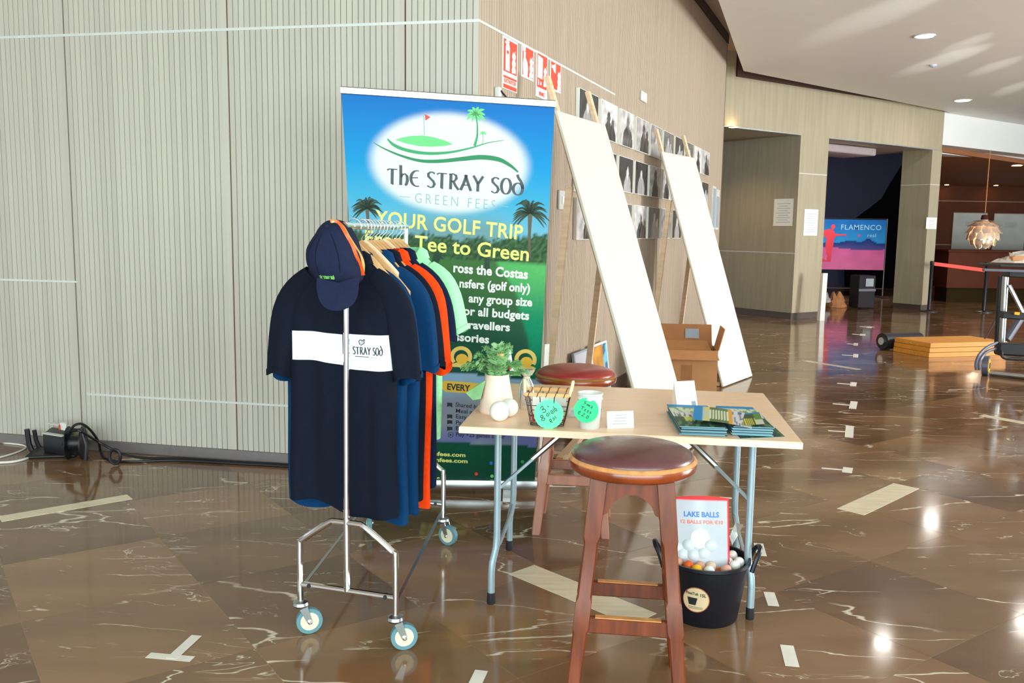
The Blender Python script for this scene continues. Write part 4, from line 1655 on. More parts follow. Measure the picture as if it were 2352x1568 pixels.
def leg_pair(ff, bf, inw, name):
    """front and back tubular leg of one end; the feet bend outwards; cross link, brace, hinge bar"""
    ff, bf = V(ff), V(bf)
    d = (bf - ff).normalized()
    for foot, sg in ((ff, 1), (bf, -1)):
        k = foot + d * sg * .02 + en * inw * .018
        tp = k.copy()
        pts = [foot + Z * .02, foot + Z * .13, foot + Z * .17 + (k - foot) * .15, k + Z * .23 - (k - foot) * .15, k + Z * .28, V((tp.x, tp.y, TZ - .03))]
        MB().tube(pts, .0145, 12).build('leg', 'legblue', table)
        MB().lathe([(.016, 0), (.0175, .006), (.0165, .045), (.0145, .047)], foot, 12).build('foot_cap', 'rubber', table)
    a, b = ff + d * .02 + en * inw * .018, bf - d * .02 + en * inw * .018
    MB().tube([V((a.x, a.y, .23)), V((a.x, a.y, .215)) + d * .1, V((b.x, b.y, .215)) - d * .1, V((b.x, b.y, .23))], .009, 8).build('cross_link', 'legblue', table)
    MB().tube([V((a.x, a.y, TZ - .045)), V((b.x, b.y, TZ - .045))], .0145, 10).build('hinge_bar', 'legblue', table)
    m_ = a.lerp(b, .30)
    lo, hi = V((m_.x, m_.y, .46)), V((m_.x, m_.y, TZ - .035)) + en * inw * .30
    mid = lo.lerp(hi, .42)
    MB().beam(a.lerp(b, .0) + Z * (.47 - 0), mid + (a - m_) * .4, .010, .026, d).build('brace', 'legblue', table)
    MB().tube([mid + (a - m_) * .4, hi + (a - m_) * .1], .0125, 8).build('brace_upper', 'steel', table)
    q = hi + (a - m_) * .1
    MB().box((q.x, q.y, TZ - .030), (.07, .05, .008), math.atan2(en.y, en.x)).build('bracket', 'steel', table)


leg_pair(at(1128, 1385), at(1170, 1262), 1, 'left')
leg_pair(at(1722, 1420), at(1690, 1290), -1, 'right')

# ================================================================== STOOLS
def stool(cx, cy, rot, label, wood, leather, worn):
    t = thing('bar_stool', label, 'stool', (cx, cy, 0), rot)
    R_ = .205
    zr = .765
    MB().lathe([(.0, zr - .022), (R_ * .93, zr - .022), (R_ * .985, zr - .012), (R_, zr), (R_ * .995, zr + .012), (R_ * .965, zr + .02), (R_ * .9, zr + .022), (0, zr + .022)], (0, 0, 0), 48).build('seat_rim', 'rimwood', t, local=True, ang=.9)
    MB().lathe([(R_ * .996, zr + .011), (R_ * 1.004, zr + .0145), (R_ * .985, zr + .0205), (R_ * .955, zr + .0235), (R_ * .955, zr + .018)], (0, 0, 0), 48).build('worn_rim_edge', 'worn' if worn else 'piping', t, local=True, ang=.9)
    MB().lathe([(0, zr + .02), (R_ * .95, zr + .02), (R_ * .955, zr + .027), (R_ * .92, zr + .037), (R_ * .82, zr + .048), (R_ * .62, zr + .058), (R_ * .38, zr + .064), (R_ * .15, zr + .066), (0, zr + .066)],
               (0, 0, 0), 48).build('seat_cushion', leather, t, local=True, ang=1.2)
    lt_, lb_ = .102, .172
    ztop = zr - .02
    legs = []
    for sx in (-1, 1):
        for sy in (-1, 1):
            a, b = V((lb_ * sx, lb_ * sy, 0)), V((lt_ * sx, lt_ * sy, ztop))
            rings = []
            for f, w_ in ((0, .040), (.10, .043), (.34, .046), (.36, .050), (.47, .050), (.49, .045), (.72, .045), (.75, .052), (1, .054)):
                p = a.lerp(b, f)
                ch = .22 if f not in (.36, .47) and f < .75 else .06
                h_ = w_ / 2
                c_ = h_ * (1 - ch)
                rings.append([p + V((x, y, 0)) for x, y in ((-h_, -c_), (-c_, -h_), (c_, -h_), (h_, -c_), (h_, c_), (c_, h_), (-c_, h_), (-h_, c_))])
            MB().loft(rings).build('leg', wood, t, local=True, ang=.3)
            e_ = []
            for f in (.03, .2, .33):
                p = a.lerp(b, f)
                e_.append(p + V((sx * -.0205 if False else sx * .0195, sy * .0195, 0)))

    def lp(sx, sy, z):
        f = z / ztop
        return V((lb_ + (lt_ - lb_) * f, 0, 0)).x * sx, (lb_ + (lt_ - lb_) * f) * sy
    for (s1, s2) in (((-1, -1), (1, -1)), ((1, -1), (1, 1)), ((1, 1), (-1, 1)), ((-1, 1), (-1, -1))):
        # lower stretcher
        z = .275 if s1[1] == s2[1] else .33
        x1, y1 = lp(*s1, z)
        x2, y2 = lp(*s2, z)
        MB().beam((x1, y1, z), (x2, y2, z), .022, .052).build('stretcher', wood, t, local=True, bevel=.004)
        MB().beam((x1 * .85 + x2 * .15, y1 * .85 + y2 * .15, z + .0262), (x1 * .15 + x2 * .85, y1 * .15 + y2 * .85, z + .0262), .023, .003).build('worn_edge', 'worn', t, local=True) if worn else None
        # arched apron
        z1, z0 = ztop, ztop - .135
        x1, y1 = lp(*s1, .68)
        x2, y2 = lp(*s2, .68)
        A_, B_ = V((x1, y1, 0)), V((x2, y2, 0))
        d = (B_ - A_).normalized()
        n_ = V((-d.y, d.x, 0)) * .018
        w = (B_ - A_).length
        pts = [(0, z1), (w, z1), (w, z0)]
        for k in range(0, 13):
            u = 1 - k / 12
            xx = w * (.16 + .68 * u)
            pts.append((xx, z0 + .018 + .062 * math.sin(PI * u) ** .6))
        pts.append((0, z0))
        MB().prism([A_ + d * x + Z * zz - n_ / 2 for x, zz in pts], n_).build('apron', wood, t, local=True, smooth=False)
    return t


stool(.393, 2.80, math.radians(-7), 'dark mahogany bar stool with a worn aubergine leather seat in front of the table', 'stoolwood', 'leather', True)
stool(.325, 4.44, math.radians(-7), 'pinkish worn bar stool with an oxblood red seat behind the table', 'stoolwood2', 'leather_r', False)

# ================================================================== ON THE TABLE
S_ = en * 1.0


def rim_line(c, r, z, n=24):
    return [V((c.x + r * math.cos(2 * PI * k / n), c.y + r * math.sin(2 * PI * k / n), z)) for k in range(n)]


# white pot with fern
pc = T(1140, 952) + V((0, .055, 0))
pot = thing('potted_fern', 'feathery green fern in a tapering cream pot at the left table end', 'plant', pc)
MB().lathe([(.0, 0), (.068, 0), (.072, .006), (.066, .06), (.054, .12), (.049, .152), (.050, .158), (.045, .158), (.044, .14), (0, .135)], pc, 32).build('pot', 'ceramic', pot)
rf = random.Random(5)
soil = V((pc.x, pc.y, pc.z + .15))


def frond(mb, base, az, reach, lift, droop, w=.030):
    pts = []
    for k in range(9):
        f = k / 8
        pts.append(base + V((math.cos(az) * reach * f, math.sin(az) * reach * f, lift * math.sin(f * PI * droop) / max(.3, math.sin(min(PI / 2, PI * droop))))))
    t_ = V((math.cos(az), math.sin(az), 0))
    sd = V((-t_.y, t_.x, 0))
    for k in range(1, 9):
        p = pts[k]
        tn = (pts[k] - pts[k - 1]).normalized()
        wl_ = w * math.sin(PI * (.12 + .85 * k / 8.5)) + .006
        for s2 in (-1, 1):
            for q_ in range(2):
                b_ = pts[k - 1].lerp(p, .5 * q_ + .2)
                tip = b_ + sd * s2 * wl_ * (1 - .12 * q_) + tn * wl_ * .55 + Z * rf.uniform(-.012, .008)
                mid_ = (b_ + tip) / 2
                nrm = tn * .0045 + Z * .002
                mb.add([b_, mid_ + nrm, tip, mid_ - nrm], [(0, 1, 2, 3)])
                for e2 in (-1, 1):
                    tp2 = mid_ + (tn * .9 * e2 + sd * s2 * .5) * wl_ * .42 + Z * rf.uniform(-.006, .006)
                    mb.add([mid_, (mid_ + tp2) / 2 + nrm * .8, tp2, (mid_ + tp2) / 2 - nrm * .8], [(0, 1, 2, 3)])
    mb.tube(pts, .0012, 4)


for k in range(34):
    mb = MB()
    az = rf.uniform(0, 2 * PI)
    u = rf.random()
    frond(mb, soil + V((rf.uniform(-.02, .02), rf.uniform(-.02, .02), -.01)), az, .04 + .105 * u, .10 * (1.15 - u) + rf.uniform(0, .03), .55 + .22 * u)
    mb.build('frond', 'fern' if k % 3 else 'fern2', pot, smooth=False, fix=False)
for k, (az, rc) in enumerate(((3.3, .13), (3.05, .15), (2.8, .12), (-.2, .11), (.15, .10), (-.5, .09), (3.7, .09))):
    mb = MB()
    frond(mb, soil, az, rc, .05, .78, .026)
    mb.build('frond', 'fern', pot, smooth=False, fix=False)
# large pale leaf drooping at the left, card and flower among the fronds
mb = MB()
L0 = soil + V((-.045, -.03, -.015))
mb.add([L0, L0 + V((-.03, -.025, -.01)), L0 + V((-.078, -.04, -.045)), L0 + V((-.05, -.035, -.075)), L0 + V((-.018, -.03, -.07))], [(0, 1, 2), (0, 2, 3), (0, 3, 4)])
mb.build('broad_leaf', 'fern', pot, smooth=False)
MB().obox(soil + V((.052, .01, .02)), V((.016, 0, 0)), V((0, .002, 0)), V((-.014, 0, .085))).build('plant_card', 'paper', pot, smooth=False)
MB().ball(soil + V((.052, .0, .035)), .009, 10, 6).build('red_flower', 'sweets', pot)
MB().ball(soil + V((.012, -.05, .09)), .012, 10, 6, (1.3, .8, 1)).build('orange_flower', 'woodhang', pot)

for k, (x, y, lb) in enumerate(((1147, 969, 'white ball touching the pot, the nearer of the two'), (1169, 961, 'white ball beside the pot, the farther one on the right'))):
    r_ = .0395 if k == 0 else .037
    p = T(x, y) + V((0, .02 + .018 * k, 0))
    t = thing('white_ball', lb, 'ball', p, 0, 'white balls by the pot')
    MB().ball(p + Z * r_, r_, 28, 18).build('ball_shell', 'ball', t)
    MB().tube([V((p.x + r_ * 1.001 * math.cos(a * PI / 16), p.y + r_ * 1.001 * math.sin(a * PI / 16), p.z + r_)) for a in range(32)], .0006, 4, closed=True).build('seam', 'paper', t)

# clear bag of shreds beside the pot
p = T(1207, 944) + V((.004, .055, 0))
t = thing('clear_gift_bag', 'clear bag of pale curled shreds between the pot and the wire basket', 'bag', p)
rings = []
for z, a, b in ((0, .030, .022), (.012, .034, .026), (.06, .034, .026), (.10, .030, .02), (.125, .018, .012), (.135, .012, .009), (.150, .026, .016), (.165, .034, .02)):
    rings.append([p + V((a * math.cos(2 * PI * k / 20) * (1 + .08 * math.sin(5 * k)), b * math.sin(2 * PI * k / 20), z)) for k in range(20)])
MB().loft(rings, caps=False).build('film', 'clear', t)
rs = random.Random(3)
for k in range(16):
    a0 = rs.uniform(0, 6)
    c_ = p + V((rs.uniform(-.015, .015), rs.uniform(-.01, .01), rs.uniform(.015, .095)))
    pts = [c_ + V((.011 * math.cos(a0 + j * .7), .008 * math.sin(a0 + j * .7), .002 * j - .006)) for j in range(9)]
    MB().tube(pts, .0016, 5).build('curled_shred', 'flesh' if k > 5 else 'sweets', t)
MB().tube(rim_line(p, .0125, p.z + .132, 14), .0022, 5, closed=True).build('tie', 'cream', t)

# wire basket with wooden handles
bc = (T(1218, 978) + T(1290, 982)) / 2 + V((.01, .055, 0))
bk = thing('wire_basket', 'black wire basket with cream wooden handles and red sweets', 'basket', bc)
bx2, by2 = en, sn


def bpt(u, v, h):
    """basket frame point: u, v in -1..1, h 0..1"""
    return bc + bx2 * u * (.062 + .022 * h) + by2 * v * (.045 + .014 * h) + Z * (.004 + .115 * h)


def wire(pts, r=.0018, closed=False):
    MB().tube(pts, r, 5, closed).build('wire', 'wire', bk)


for h in (0, .33, .66, 1.0):
    wire([bpt(-1, -1, h), bpt(1, -1, h), bpt(1, 1, h), bpt(-1, 1, h)], .0022 if h in (0, 1) else .0016, True)
for u in (-1, -.33, .33, 1):
    wire([bpt(u, -1, 1), bpt(u, -1, 0), bpt(u, 1, 0), bpt(u, 1, 1)])
for v in (-.4, .4):
    wire([bpt(-1, v, 1), bpt(-1, v, 0), bpt(1, v, 0), bpt(1, v, 1)])
for v in (-1, 1):
    a, b = bpt(-1.0, v, 1.04), bpt(1.0, v, 1.04)
    MB().beam(a, b, .007, .014).build('rim_slat', 'woodhang', bk, bevel=.001)
    for j in range(5):
        c_ = a.lerp(b, (j + .5) / 5)
        MB().tube([c_ + V((-.006, -.006, -.009)), c_ + V((.0, -.006, .009)), c_ + V((.006, .006, .009))], .0012, 5).build('wrap', 'wire', bk)
for u in (-1, 1):
    a, b = bpt(u * 1.0, -.95, 1.02), bpt(u * 1.12, .0, 1.0) + Z * .050
    MB().beam(a, b, .010, .012).build('handle', 'cream', bk, bevel=.002)
    MB().beam(bpt(u * 1.0, .95, 1.02), b, .010, .012).build('handle', 'cream', bk, bevel=.002)
MB().obox(bpt(-.95, .9, .35), bpt(.95, .9, .35) - bpt(-.95, .9, .35), V((0, .002, 0)), Z * .06).build('paper_lining', 'paper', bk, smooth=False)
rs = random.Random(9)
s0 = None
for k in range(16):
    c_ = bc + bx2 * rs.uniform(-.048, .048) + by2 * rs.uniform(-.036, .03) + Z * rs.uniform(.014, .036)
    rot = Matrix.Rotation(rs.uniform(0, 6), 3, 'Z') @ Matrix.Rotation(rs.uniform(-.5, .5), 3, 'X')
    t = thing('sweet', 'wrapped red sweet lying in the wire basket', 'sweet', c_, 0, 'sweets in the wire basket')
    t.rotation_euler = rot.to_euler()
    if s0 is None:
        me_ = MB().box((0, 0, 0), (.032, .015, .013)).build('wrapper', 'sweets', t, local=True, bevel=.004, seg=2)
        tw = MB().add([(.016, 0, 0), (.026, .008, .004), (.026, -.008, -.004)], [(0, 1, 2)]).add([(-.016, 0, 0), (-.026, .008, -.004), (-.026, -.008, .004)], [(0, 1, 2)]).build('twist', 'sweets', t, local=True, smooth=False)
        s0 = (me_, tw)
    else:
        for q_ in s0:
            c2 = q_.copy()
            COL.objects.link(c2)
            c2.parent = t


def scallop(name, label, c, r, n_, right, upv, mat, lines, ink):
    n_ = n_.normalized()
    right = (right - n_ * right.dot(n_)).normalized()
    upv = n_.cross(right)
    if upv.z < 0:
        upv = -upv
    t = thing(name, label, 'price label', c, 0, 'neon price labels')
    pts = [c + (right * math.cos(2 * PI * k / 72) + upv * math.sin(2 * PI * k / 72)) * r * (1 + .018 * math.cos(k / 72 * 2 * PI * 24)) for k in range(72)]
    MB().prism(pts, -n_ * .001).build('disc', mat, t, smooth=False)
    mb = MB()
    for st, w_ in lines:
        strip_on(mb, smooth_path([c + right * x * r + upv * y * r + n_ * .0008 for x, y in st], 4), w_ * r, (0, 0, 0), n_)
    mb.build('handwriting', 'ink', t, smooth=False, fix=False)


def rotp(lines, a):
    ca, sa = math.cos(a), math.sin(a)
    return [([(x * ca - y * sa, x * sa + y * ca) for x, y in st], w_) for st, w_ in lines]


lines1 = [([(-.30, .62), (-.1, .70), (-.12, .52), (-.26, .48), (-.06, .44), (-.1, .26), (-.32, .30)], .05), ([(.2, .55), (.24, .4)], .045),
          ([(-.5, .0), (-.62, -.1), (-.5, -.2), (-.38, -.1), (-.5, .0), (-.58, .12), (-.48, .2), (-.4, .1), (-.5, 0)], .05),
          ([(-.15, .05), (-.05, .1), (-.05, -.1), (-.16, -.06), (-.15, .05)], .045), ([(.06, .12), (.08, -.08)], .045), ([(.2, .1), (.3, .12), (.3, -.1), (.2, -.05), (.22, .08)], .045),
          ([(.42, .2), (.42, -.1)], .045), ([(.52, .1), (.62, .08), (.6, -.08), (.52, -.04), (.54, .3)], .045),
          ([(-.2, -.4), (-.08, -.34), (-.08, -.5), (-.2, -.45), (-.06, -.62)], .045), ([(.05, -.4), (.16, -.38), (.14, -.52), (.04, -.48)], .045), ([(.28, -.3), (.28, -.52)], .045)]
lines2 = [([(-.3, .6), (-.45, .52), (-.3, .45), (-.44, .34)], .05), ([(-.18, .5), (-.14, .36), (-.06, .5), (0, .36), (.06, .5), (.1, .36)], .05), ([(.2, .52), (.3, .5), (.28, .36), (.2, .4), (.34, .36)], .05),
          ([(-.5, .1), (-.2, .14)], .05), ([(-.36, .12), (-.34, -.12)], .05), ([(-.15, .0), (-.05, .05), (-.12, -.1), (.0, -.08)], .05), ([(.1, .0), (.2, .05), (.13, -.1), (.25, -.08)], .05), ([(.45, .08), (.34, .02), (.45, -.04), (.34, -.12)], .05),
          ([(-.3, -.4), (-.4, -.3), (-.46, -.44), (-.4, -.56), (-.28, -.5)], .05), ([(-.5, -.42), (-.32, -.42)], .04), ([(-.1, -.34), (.02, -.3), (.02, -.42), (-.12, -.56), (.06, -.56)], .05), ([(.2, -.52), (.22, -.55)], .06), ([(.32, -.32), (.3, -.54), (.42, -.5), (.42, -.36), (.32, -.32)], .05)]
lc = bpt(.12, -1.35, .42)
scallop('price_label', 'light green round label with handwriting clipped on the wire basket', lc, .0555, V((-.05, -1, .25)), V((1, 0, .0)), Z, 'neon', rotp(lines1, .55), 'ink')

# cloudy tub with second label
tc_ = T(1356, 988) + V((0, .045, 0))
t = thing('plastic_tub', 'cloudy white plastic tub with a darker green label', 'tub', tc_)
MB().lathe([(0, 0), (.036, 0), (.039, .004), (.044, .10), (.047, .128), (.0495, .130), (.0495, .136), (.045, .136), (.043, .125), (.037, .008), (0, .006)], tc_, 32).build('cup', 'cloudy', t)
MB().lathe([(.047, .112), (.0478, .115), (.0475, .119)], tc_, 32).build('rim_ring', 'paper', t)
scallop('price_label', 'deeper green round label with handwriting stuck on the plastic tub', tc_ + V((-.018, -.052, .078)), .046, V((-.1, -1, .2)), V((1, 0, -.0)), Z, 'neon2', rotp(lines2, -.5), 'ink')
# clear tray behind
q = T(1320, 952)
t = thing('clear_tray', 'shallow clear tray lying behind the plastic tub', 'tray', q)
m = MB()
a = T(1306, 958)
e1_, e2_ = en * .13, sn * .13
MB().obox(a, e1_, e2_, Z * .003).build('base', 'cloudy', t, smooth=False)
for p0, e_ in ((a, e1_), (a, e2_), (a + e2_, e1_), (a + e1_, e2_)):
    nrm = V((-e_.y, e_.x, 0)).normalized() * .002
    MB().obox(p0, e_, nrm, Z * .016).build('wall', 'cloudy', t, smooth=False)
# folded white card
a, b = T(1395, 984), T(1456, 982)
t = thing('folded_card', 'small folded white card behind the front stool seat', 'card', a)
e_ = b - a
MB().obox(a, e_, V((0, .0012, 0)), V((0, .028, .060))).build('front_leaf', 'paper', t, smooth=False)
MB().obox(a + V((0, .056, 0)), e_, V((0, .0012, 0)), V((0, -.028, .060))).build('back_leaf', 'paper', t, smooth=False)
mb = MB()
for k in range(4):
    strip_on(mb, [a + e_ * (.18 + .04 * k % .2) + V((0, .007 + .005 * k - .001, .016 + .010 * k)), a + e_ * .72 + V((0, .007 + .005 * k - .001, .016 + .010 * k))], .002, (0, -.001, 0), (0, -1, 0))
mb.build('printing', 'paper_grey', t, smooth=False, fix=False)
# standing leaflet
a, b = T(1557, 945), T(1604, 942)
t = thing('standing_leaflet', 'white upright leaflet with small grey prints behind the flyers', 'leaflet', a)
e_ = b - a
up_ = aty(1548, 876, a.y + .05) - a
MB().obox(a, e_, V((0, .002, 0)), up_).build('leaf', 'paper', t, smooth=False)
MB().obox(a + V((0, .14, 0)), e_, V((0, .002, 0)), up_ - V((0, .14, 0))).build('back_strut', 'paper', t, smooth=False)
mb = MB()
for (u0, u1, v0, v1) in ((.72, .92, .12, .32), (.38, .46, .1, .17)):
    mb = MB()
    mb.poly([a + e_ * u + up_ * v + V((0, -.001, 0)) for u, v in ((u0, v0), (u1, v0), (u1, v1), (u0, v1))])
    mb.build('small_print', 'paper_grey', t, smooth=False, fix=False)
mb = MB()
for k in range(4):
    strip_on(mb, [a + e_ * .2 + up_ * (.62 + .09 * k), a + e_ * .75 + up_ * (.62 + .09 * k)], .002, (0, -.001, 0), (0, -1, 0))
mb.build('text_lines', 'paper', t, smooth=False, fix=False)

# flyers


def flyer_fn(seed):
    def fn(u, v):
        n_ = NZ.noise(V((u * 9 + seed, v * 5, seed)))
        n2 = NZ.noise(V((u * 26 + seed, v * 3, seed)))
        if v > .86:
            return rgb(20, 140, 208) + (1,)
        if v > .62:
            return rgb(*(214, 222, 196) if n_ > -.1 else (120, 160, 90)) + (1,)
        if v > .4:
            return rgb(*(228, 226, 232) if abs(n2) < .35 else (110, 130, 90)) + (1,)
        if v > .2:
            return rgb(*(208, 220, 90) if .18 < u < .62 and n2 > -.2 else (58, 90, 60)) + (1,)
        return rgb(*(44, 76, 60) if n_ < .2 else (90, 130, 90)) + (1,)
    return fn


def stack(a, ex_, ey_, n, lb, seed, edge):
    r = random.Random(seed)
    for k in range(n):
        o_ = a + en * r.uniform(-.005, .005) + sn * r.uniform(-.006, .006) + Z * (.0032 * k + .0004)
        t = thing('flyer', lb[0] % ('topmost' if k == n - 1 else ''), 'flyer', o_, 0, lb[1]) if k == n - 1 else thing('flyer', lb[2], 'flyer', o_, 0, lb[1])
        MB().obox(o_, ex_, ey_, Z * .0028).build('sheets', 'flyer_edge' if k % 3 else 'flyer_edge_dark', t, smooth=False)
        if k == n - 1:
            painted('print', 'print', o_ + Z * .0031, ex_, ey_, 34, 20, flyer_fn(seed), t)


PM('flyer_edge', (120, 172, 186)); PM('flyer_edge_dark', (34, 58, 70))
a1 = T(1563, 999)
e_l, e_s = (T(1668, 1003) - a1), (T(1533, 947) - T(1563, 999))
stack(a1, e_l, e_s, 11, ('%s golf flyer of the left stack, blue top edge and yellow lettering', 'flyers in the left stack', 'golf flyer bundle inside the left stack under its top flyer'), 2, 1)
a2 = T(1682, 1000)
e_l2 = (T(1776, 1004) - a2)
stack(a2, e_l2, e_s * .93, 11, ('%s golf flyer of the right stack under the loose ones', 'flyers in the right stack', 'golf flyer bundle inside the right stack with pale blue edges'), 6, 1)
t = thing('flyer', 'single golf flyer slipped out to the right under the right stack', 'flyer', T(1790, 1004), 0, 'loose golf flyers')
q0 = T(1700, 1007)
MB().obox(q0 + Z * .0002, T(1803, 1003) - q0, e_s * .9, Z * .0006).build('sheet', 'flyer_edge', t, smooth=False)
painted('print', 'print', q0 + Z * .001, T(1803, 1003) - q0, e_s * .9, 30, 16, flyer_fn(11), t)
# loose curled flyer on top, bridging both stacks
t = thing('flyer', 'curled golf flyer with a blue end lying across both stacks', 'flyer', T(1640, 960, .03), 0, 'loose golf flyers')
o0, o1, o2 = T(1591, 972, .037), T(1727, 984, .037), T(1594, 943, .037)


def fl2(u, v):
    n2 = NZ.noise(V((u * 24, v * 3, 4)))
    if u < .16:
        return rgb(18, 140, 208) + (1,)
    if u < .3:
        return rgb(*(196, 208, 190) if n2 > -.1 else (226, 206, 110)) + (1,)
    if u < .62:
        return rgb(*(232, 236, 206) if (int(u * 60) % 3 == 0 and .2 < v < .85) else (92, 120, 74)) + (1,)
    if u < .68:
        return rgb(214, 160, 60) + (1,)
    return rgb(*(206, 206, 214) if n2 > -.2 else (90, 110, 130)) + (1,)


ob = painted('sheet', 'print', o0, o1 - o0, o2 - o0, 40, 14, fl2, t)
for v in ob.data.vertices:
    k = v.index % 41 / 40
    j = v.index // 41 / 14
    v.co.z += .018 * math.sin(k * PI) * .5 + .014 * (1 - k) ** 2 + .006 * j
t = thing('flyer', 'dark green golf flyer with yellow print lying on the right stack', 'flyer', T(1700, 975, .028), 0, 'loose golf flyers')
o0, o1, o2 = T(1676, 977, .0375), T(1756, 983, .0375), T(1668, 950, .0375)


def fl3(u, v):
    if v > .86:
        return rgb(20, 140, 208) + (1,)
    if u < .45:
        return rgb(*(218, 216, 224) if v > .25 else (180, 160, 110)) + (1,)
    if u < .8:
        return rgb(*(222, 222, 90) if (int(u * 44) % 2 == 0 and v < .55) else (66, 86, 48)) + (1,)
    return rgb(*(96, 150, 70) if v > .4 else (214, 218, 206)) + (1,)


ob = painted('sheet', 'print', o0, o1 - o0, o2 - o0, 40, 14, fl3, t)
for v in ob.data.vertices:
    k = v.index % 41 / 40
    v.co.z += .004 + .012 * k * k

# ================================================================== TUB OF BALLS
tb = V((.775, 3.365, 0))
tub = thing('rubber_tub', 'black flexible rubber tub with a round paper label under the table', 'tub', tb)
RT, RBt, HT = .168, .128, .245
MB().lathe([(0, 0), (RBt - .006, 0), (RBt, .008), (RT - .006, HT - .018), (RT + .002, HT - .012), (RT + .002, HT), (RT - .006, HT), (RBt - .006, .02), (0, .014)], tb, 44).build('body', 'tub', tub)
for sg, nm in ((-1, 'l'), (1, 'r')):
    d = V((math.cos(-.12), math.sin(-.12), 0)) * sg
    s_ = V((-d.y, d.x, 0))
    c_ = tb + d * RT + Z * (HT - .008)
    pts = [c_ - s_ * .052 - Z * .03, c_ - s_ * .046 + d * .016 + Z * .02, c_ - s_ * .028 + d * .030 + Z * .046, c_ + d * .034 + Z * .054, c_ + s_ * .028 + d * .030 + Z * .046, c_ + s_ * .046 + d * .016 + Z * .02, c_ + s_ * .052 - Z * .03]
    MB().tube(smooth_path(pts, 4), .0095, 8).build('handle', 'tub', tub)
# label wrapped on the front
def on_tub(u, z, lift=.0):
    r_ = RBt + (RT - .006 - RBt) * (z / HT) + lift
    a = -PI / 2 + u / r_
    return tb + V((r_ * math.cos(a), r_ * math.sin(a), z))


lu, lz, lr = -.066, .118, .052
MB().loft([[on_tub(lu + lr * f * math.cos(2 * PI * k / 40), lz + lr * f * math.sin(2 * PI * k / 40), .0025) for k in range(40)] for f in (1, .75, .5, .25, .02)], False).build('round_label', 'card_label' if 'card_label' in MT else PM('card_label', (228, 204, 162)), tub, smooth=False)
mb = MB()
strip_on(mb, [on_tub(lu + lr * .97 * math.cos(2 * PI * k / 40), lz + lr * .97 * math.sin(2 * PI * k / 40), .0032) for k in range(41)], .003, (0, 0, 0), (0, -1, 0))
mb.build('label_ring', PM('label_ring', (190, 96, 66)), tub, smooth=False, fix=False)
mb = MB()
for tx, u0, u1, z_, h_ in (('FlexiTub', -.040, .008, .138, .011), ('15L', .016, .038, .134, .013)):
    vs, fs, w_ = glyphs(tx, .02)
    mb.add([on_tub(lu + u0 + (u1 - u0) * v.x / w_, z_ + v.y * h_ / .7, .0034) for v in vs], fs)
for k in range(6):
    f0, f1 = k / 6, (k + 1) / 6
    mb.poly([on_tub(lu + u, z_, .0036) for u, z_ in ((-.034 + .04 * f0, .126), (-.034 + .04 * f1, .126), (-.026 + .026 * f1, .096), (-.026 + .026 * f0, .096))])
for k in range(2):
    strip_on(mb, [on_tub(lu - .028 + .008 * j, .088 - .006 * k, .0034) for j in range(8)], .0015, (0, 0, 0), (0, -1, 0))
mb.build('label_print', 'inkblack', tub, smooth=False, fix=False)

# the clear bag of lake balls standing in the tub
bg0 = tb + V((-.120, -.035, .150))
bw_, bh_ = V((.205, -.012, 0)), V((.0, .075, .318))
bag = thing('ball_bag', 'clear printed bag of lake balls with a red border standing in the tub', 'bag', bg0)
nb_ = bw_.cross(bh_).normalized()
if nb_.y > 0:
    nb_ = -nb_


def bag_fn(u, v):
    e = min(u, 1 - u, 1 - v)
    if u > .955 or v > .975:
        return rgb(232, 60, 66) + (1,)
    k = .62 + .06 * v + .05 * NZ.noise(V((u * 3, v * 3, 2)))
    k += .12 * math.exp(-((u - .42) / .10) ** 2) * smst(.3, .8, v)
    if v < .2 and u > .45:
        return rgb(240, 120, 70) + (1,)
    return (k * .86, k * .9, k * 1.0, 1)


m = MB()
nx, ny = 40, 50
for j in range(ny + 1):
    for i in range(nx + 1):
        u, v = i / nx, j / ny
        bul = .018 * math.sin(PI * u) * (1 - .6 * v) + .010 * math.sin(PI * u)
        m.v.append(bg0 + bw_ * u + bh_ * v + nb_ * bul + Z * (.008 * math.sin(PI * u) if v > .98 else 0))
        m.c.append(bag_fn(u, v))
for j in range(ny):
    for i in range(nx):
        a = j * (nx + 1) + i
        m.f.append((a, a + 1, a + nx + 2, a + nx + 1))
m.build('printed_front', 'print', bag, smooth=True, fix=False)


def bagp(u, v, o=.001):
    bul = .018 * math.sin(PI * u) * (1 - .6 * v) + .010 * math.sin(PI * u)
    return bg0 + bw_ * u + bh_ * v + nb_ * (bul + o)


m = MB()
for u in (0, 1):
    m.add([bg0 + bw_ * u, bg0 + bw_ * u + bh_, bg0 + bw_ * u + bh_ - nb_ * .012, bg0 + bw_ * u - nb_ * .05], [(0, 1, 2, 3)])
m.add([bg0 - nb_ * .05, bg0 + bw_ - nb_ * .05, bg0 + bw_ + bh_ - nb_ * .012, bg0 + bh_ - nb_ * .012], [(0, 1, 2, 3)])
m.build('red_back', PM('bag_red', (220, 50, 54)), bag, smooth=False)
for tx, u0, u1, v_, h_, mt_ in (('LAKE BALLS', .14, .80, .775, .060, 'print_blue'), ('12 BALLS FOR €10', .08, .88, .695, .040, 'print_coral')):
    PM('print_coral', (240, 120, 96))
    mb = MB()
    vs, fs, w_ = glyphs(tx, .03)
    mb.add([bagp(u0 + (u1 - u0) * v.x / w_, v_ + v.y / .7 * h_) for v in vs], fs)
    mb.build('lettering', mt_, bag, smooth=False, fix=False)
PM('bagball', (214, 222, 228))
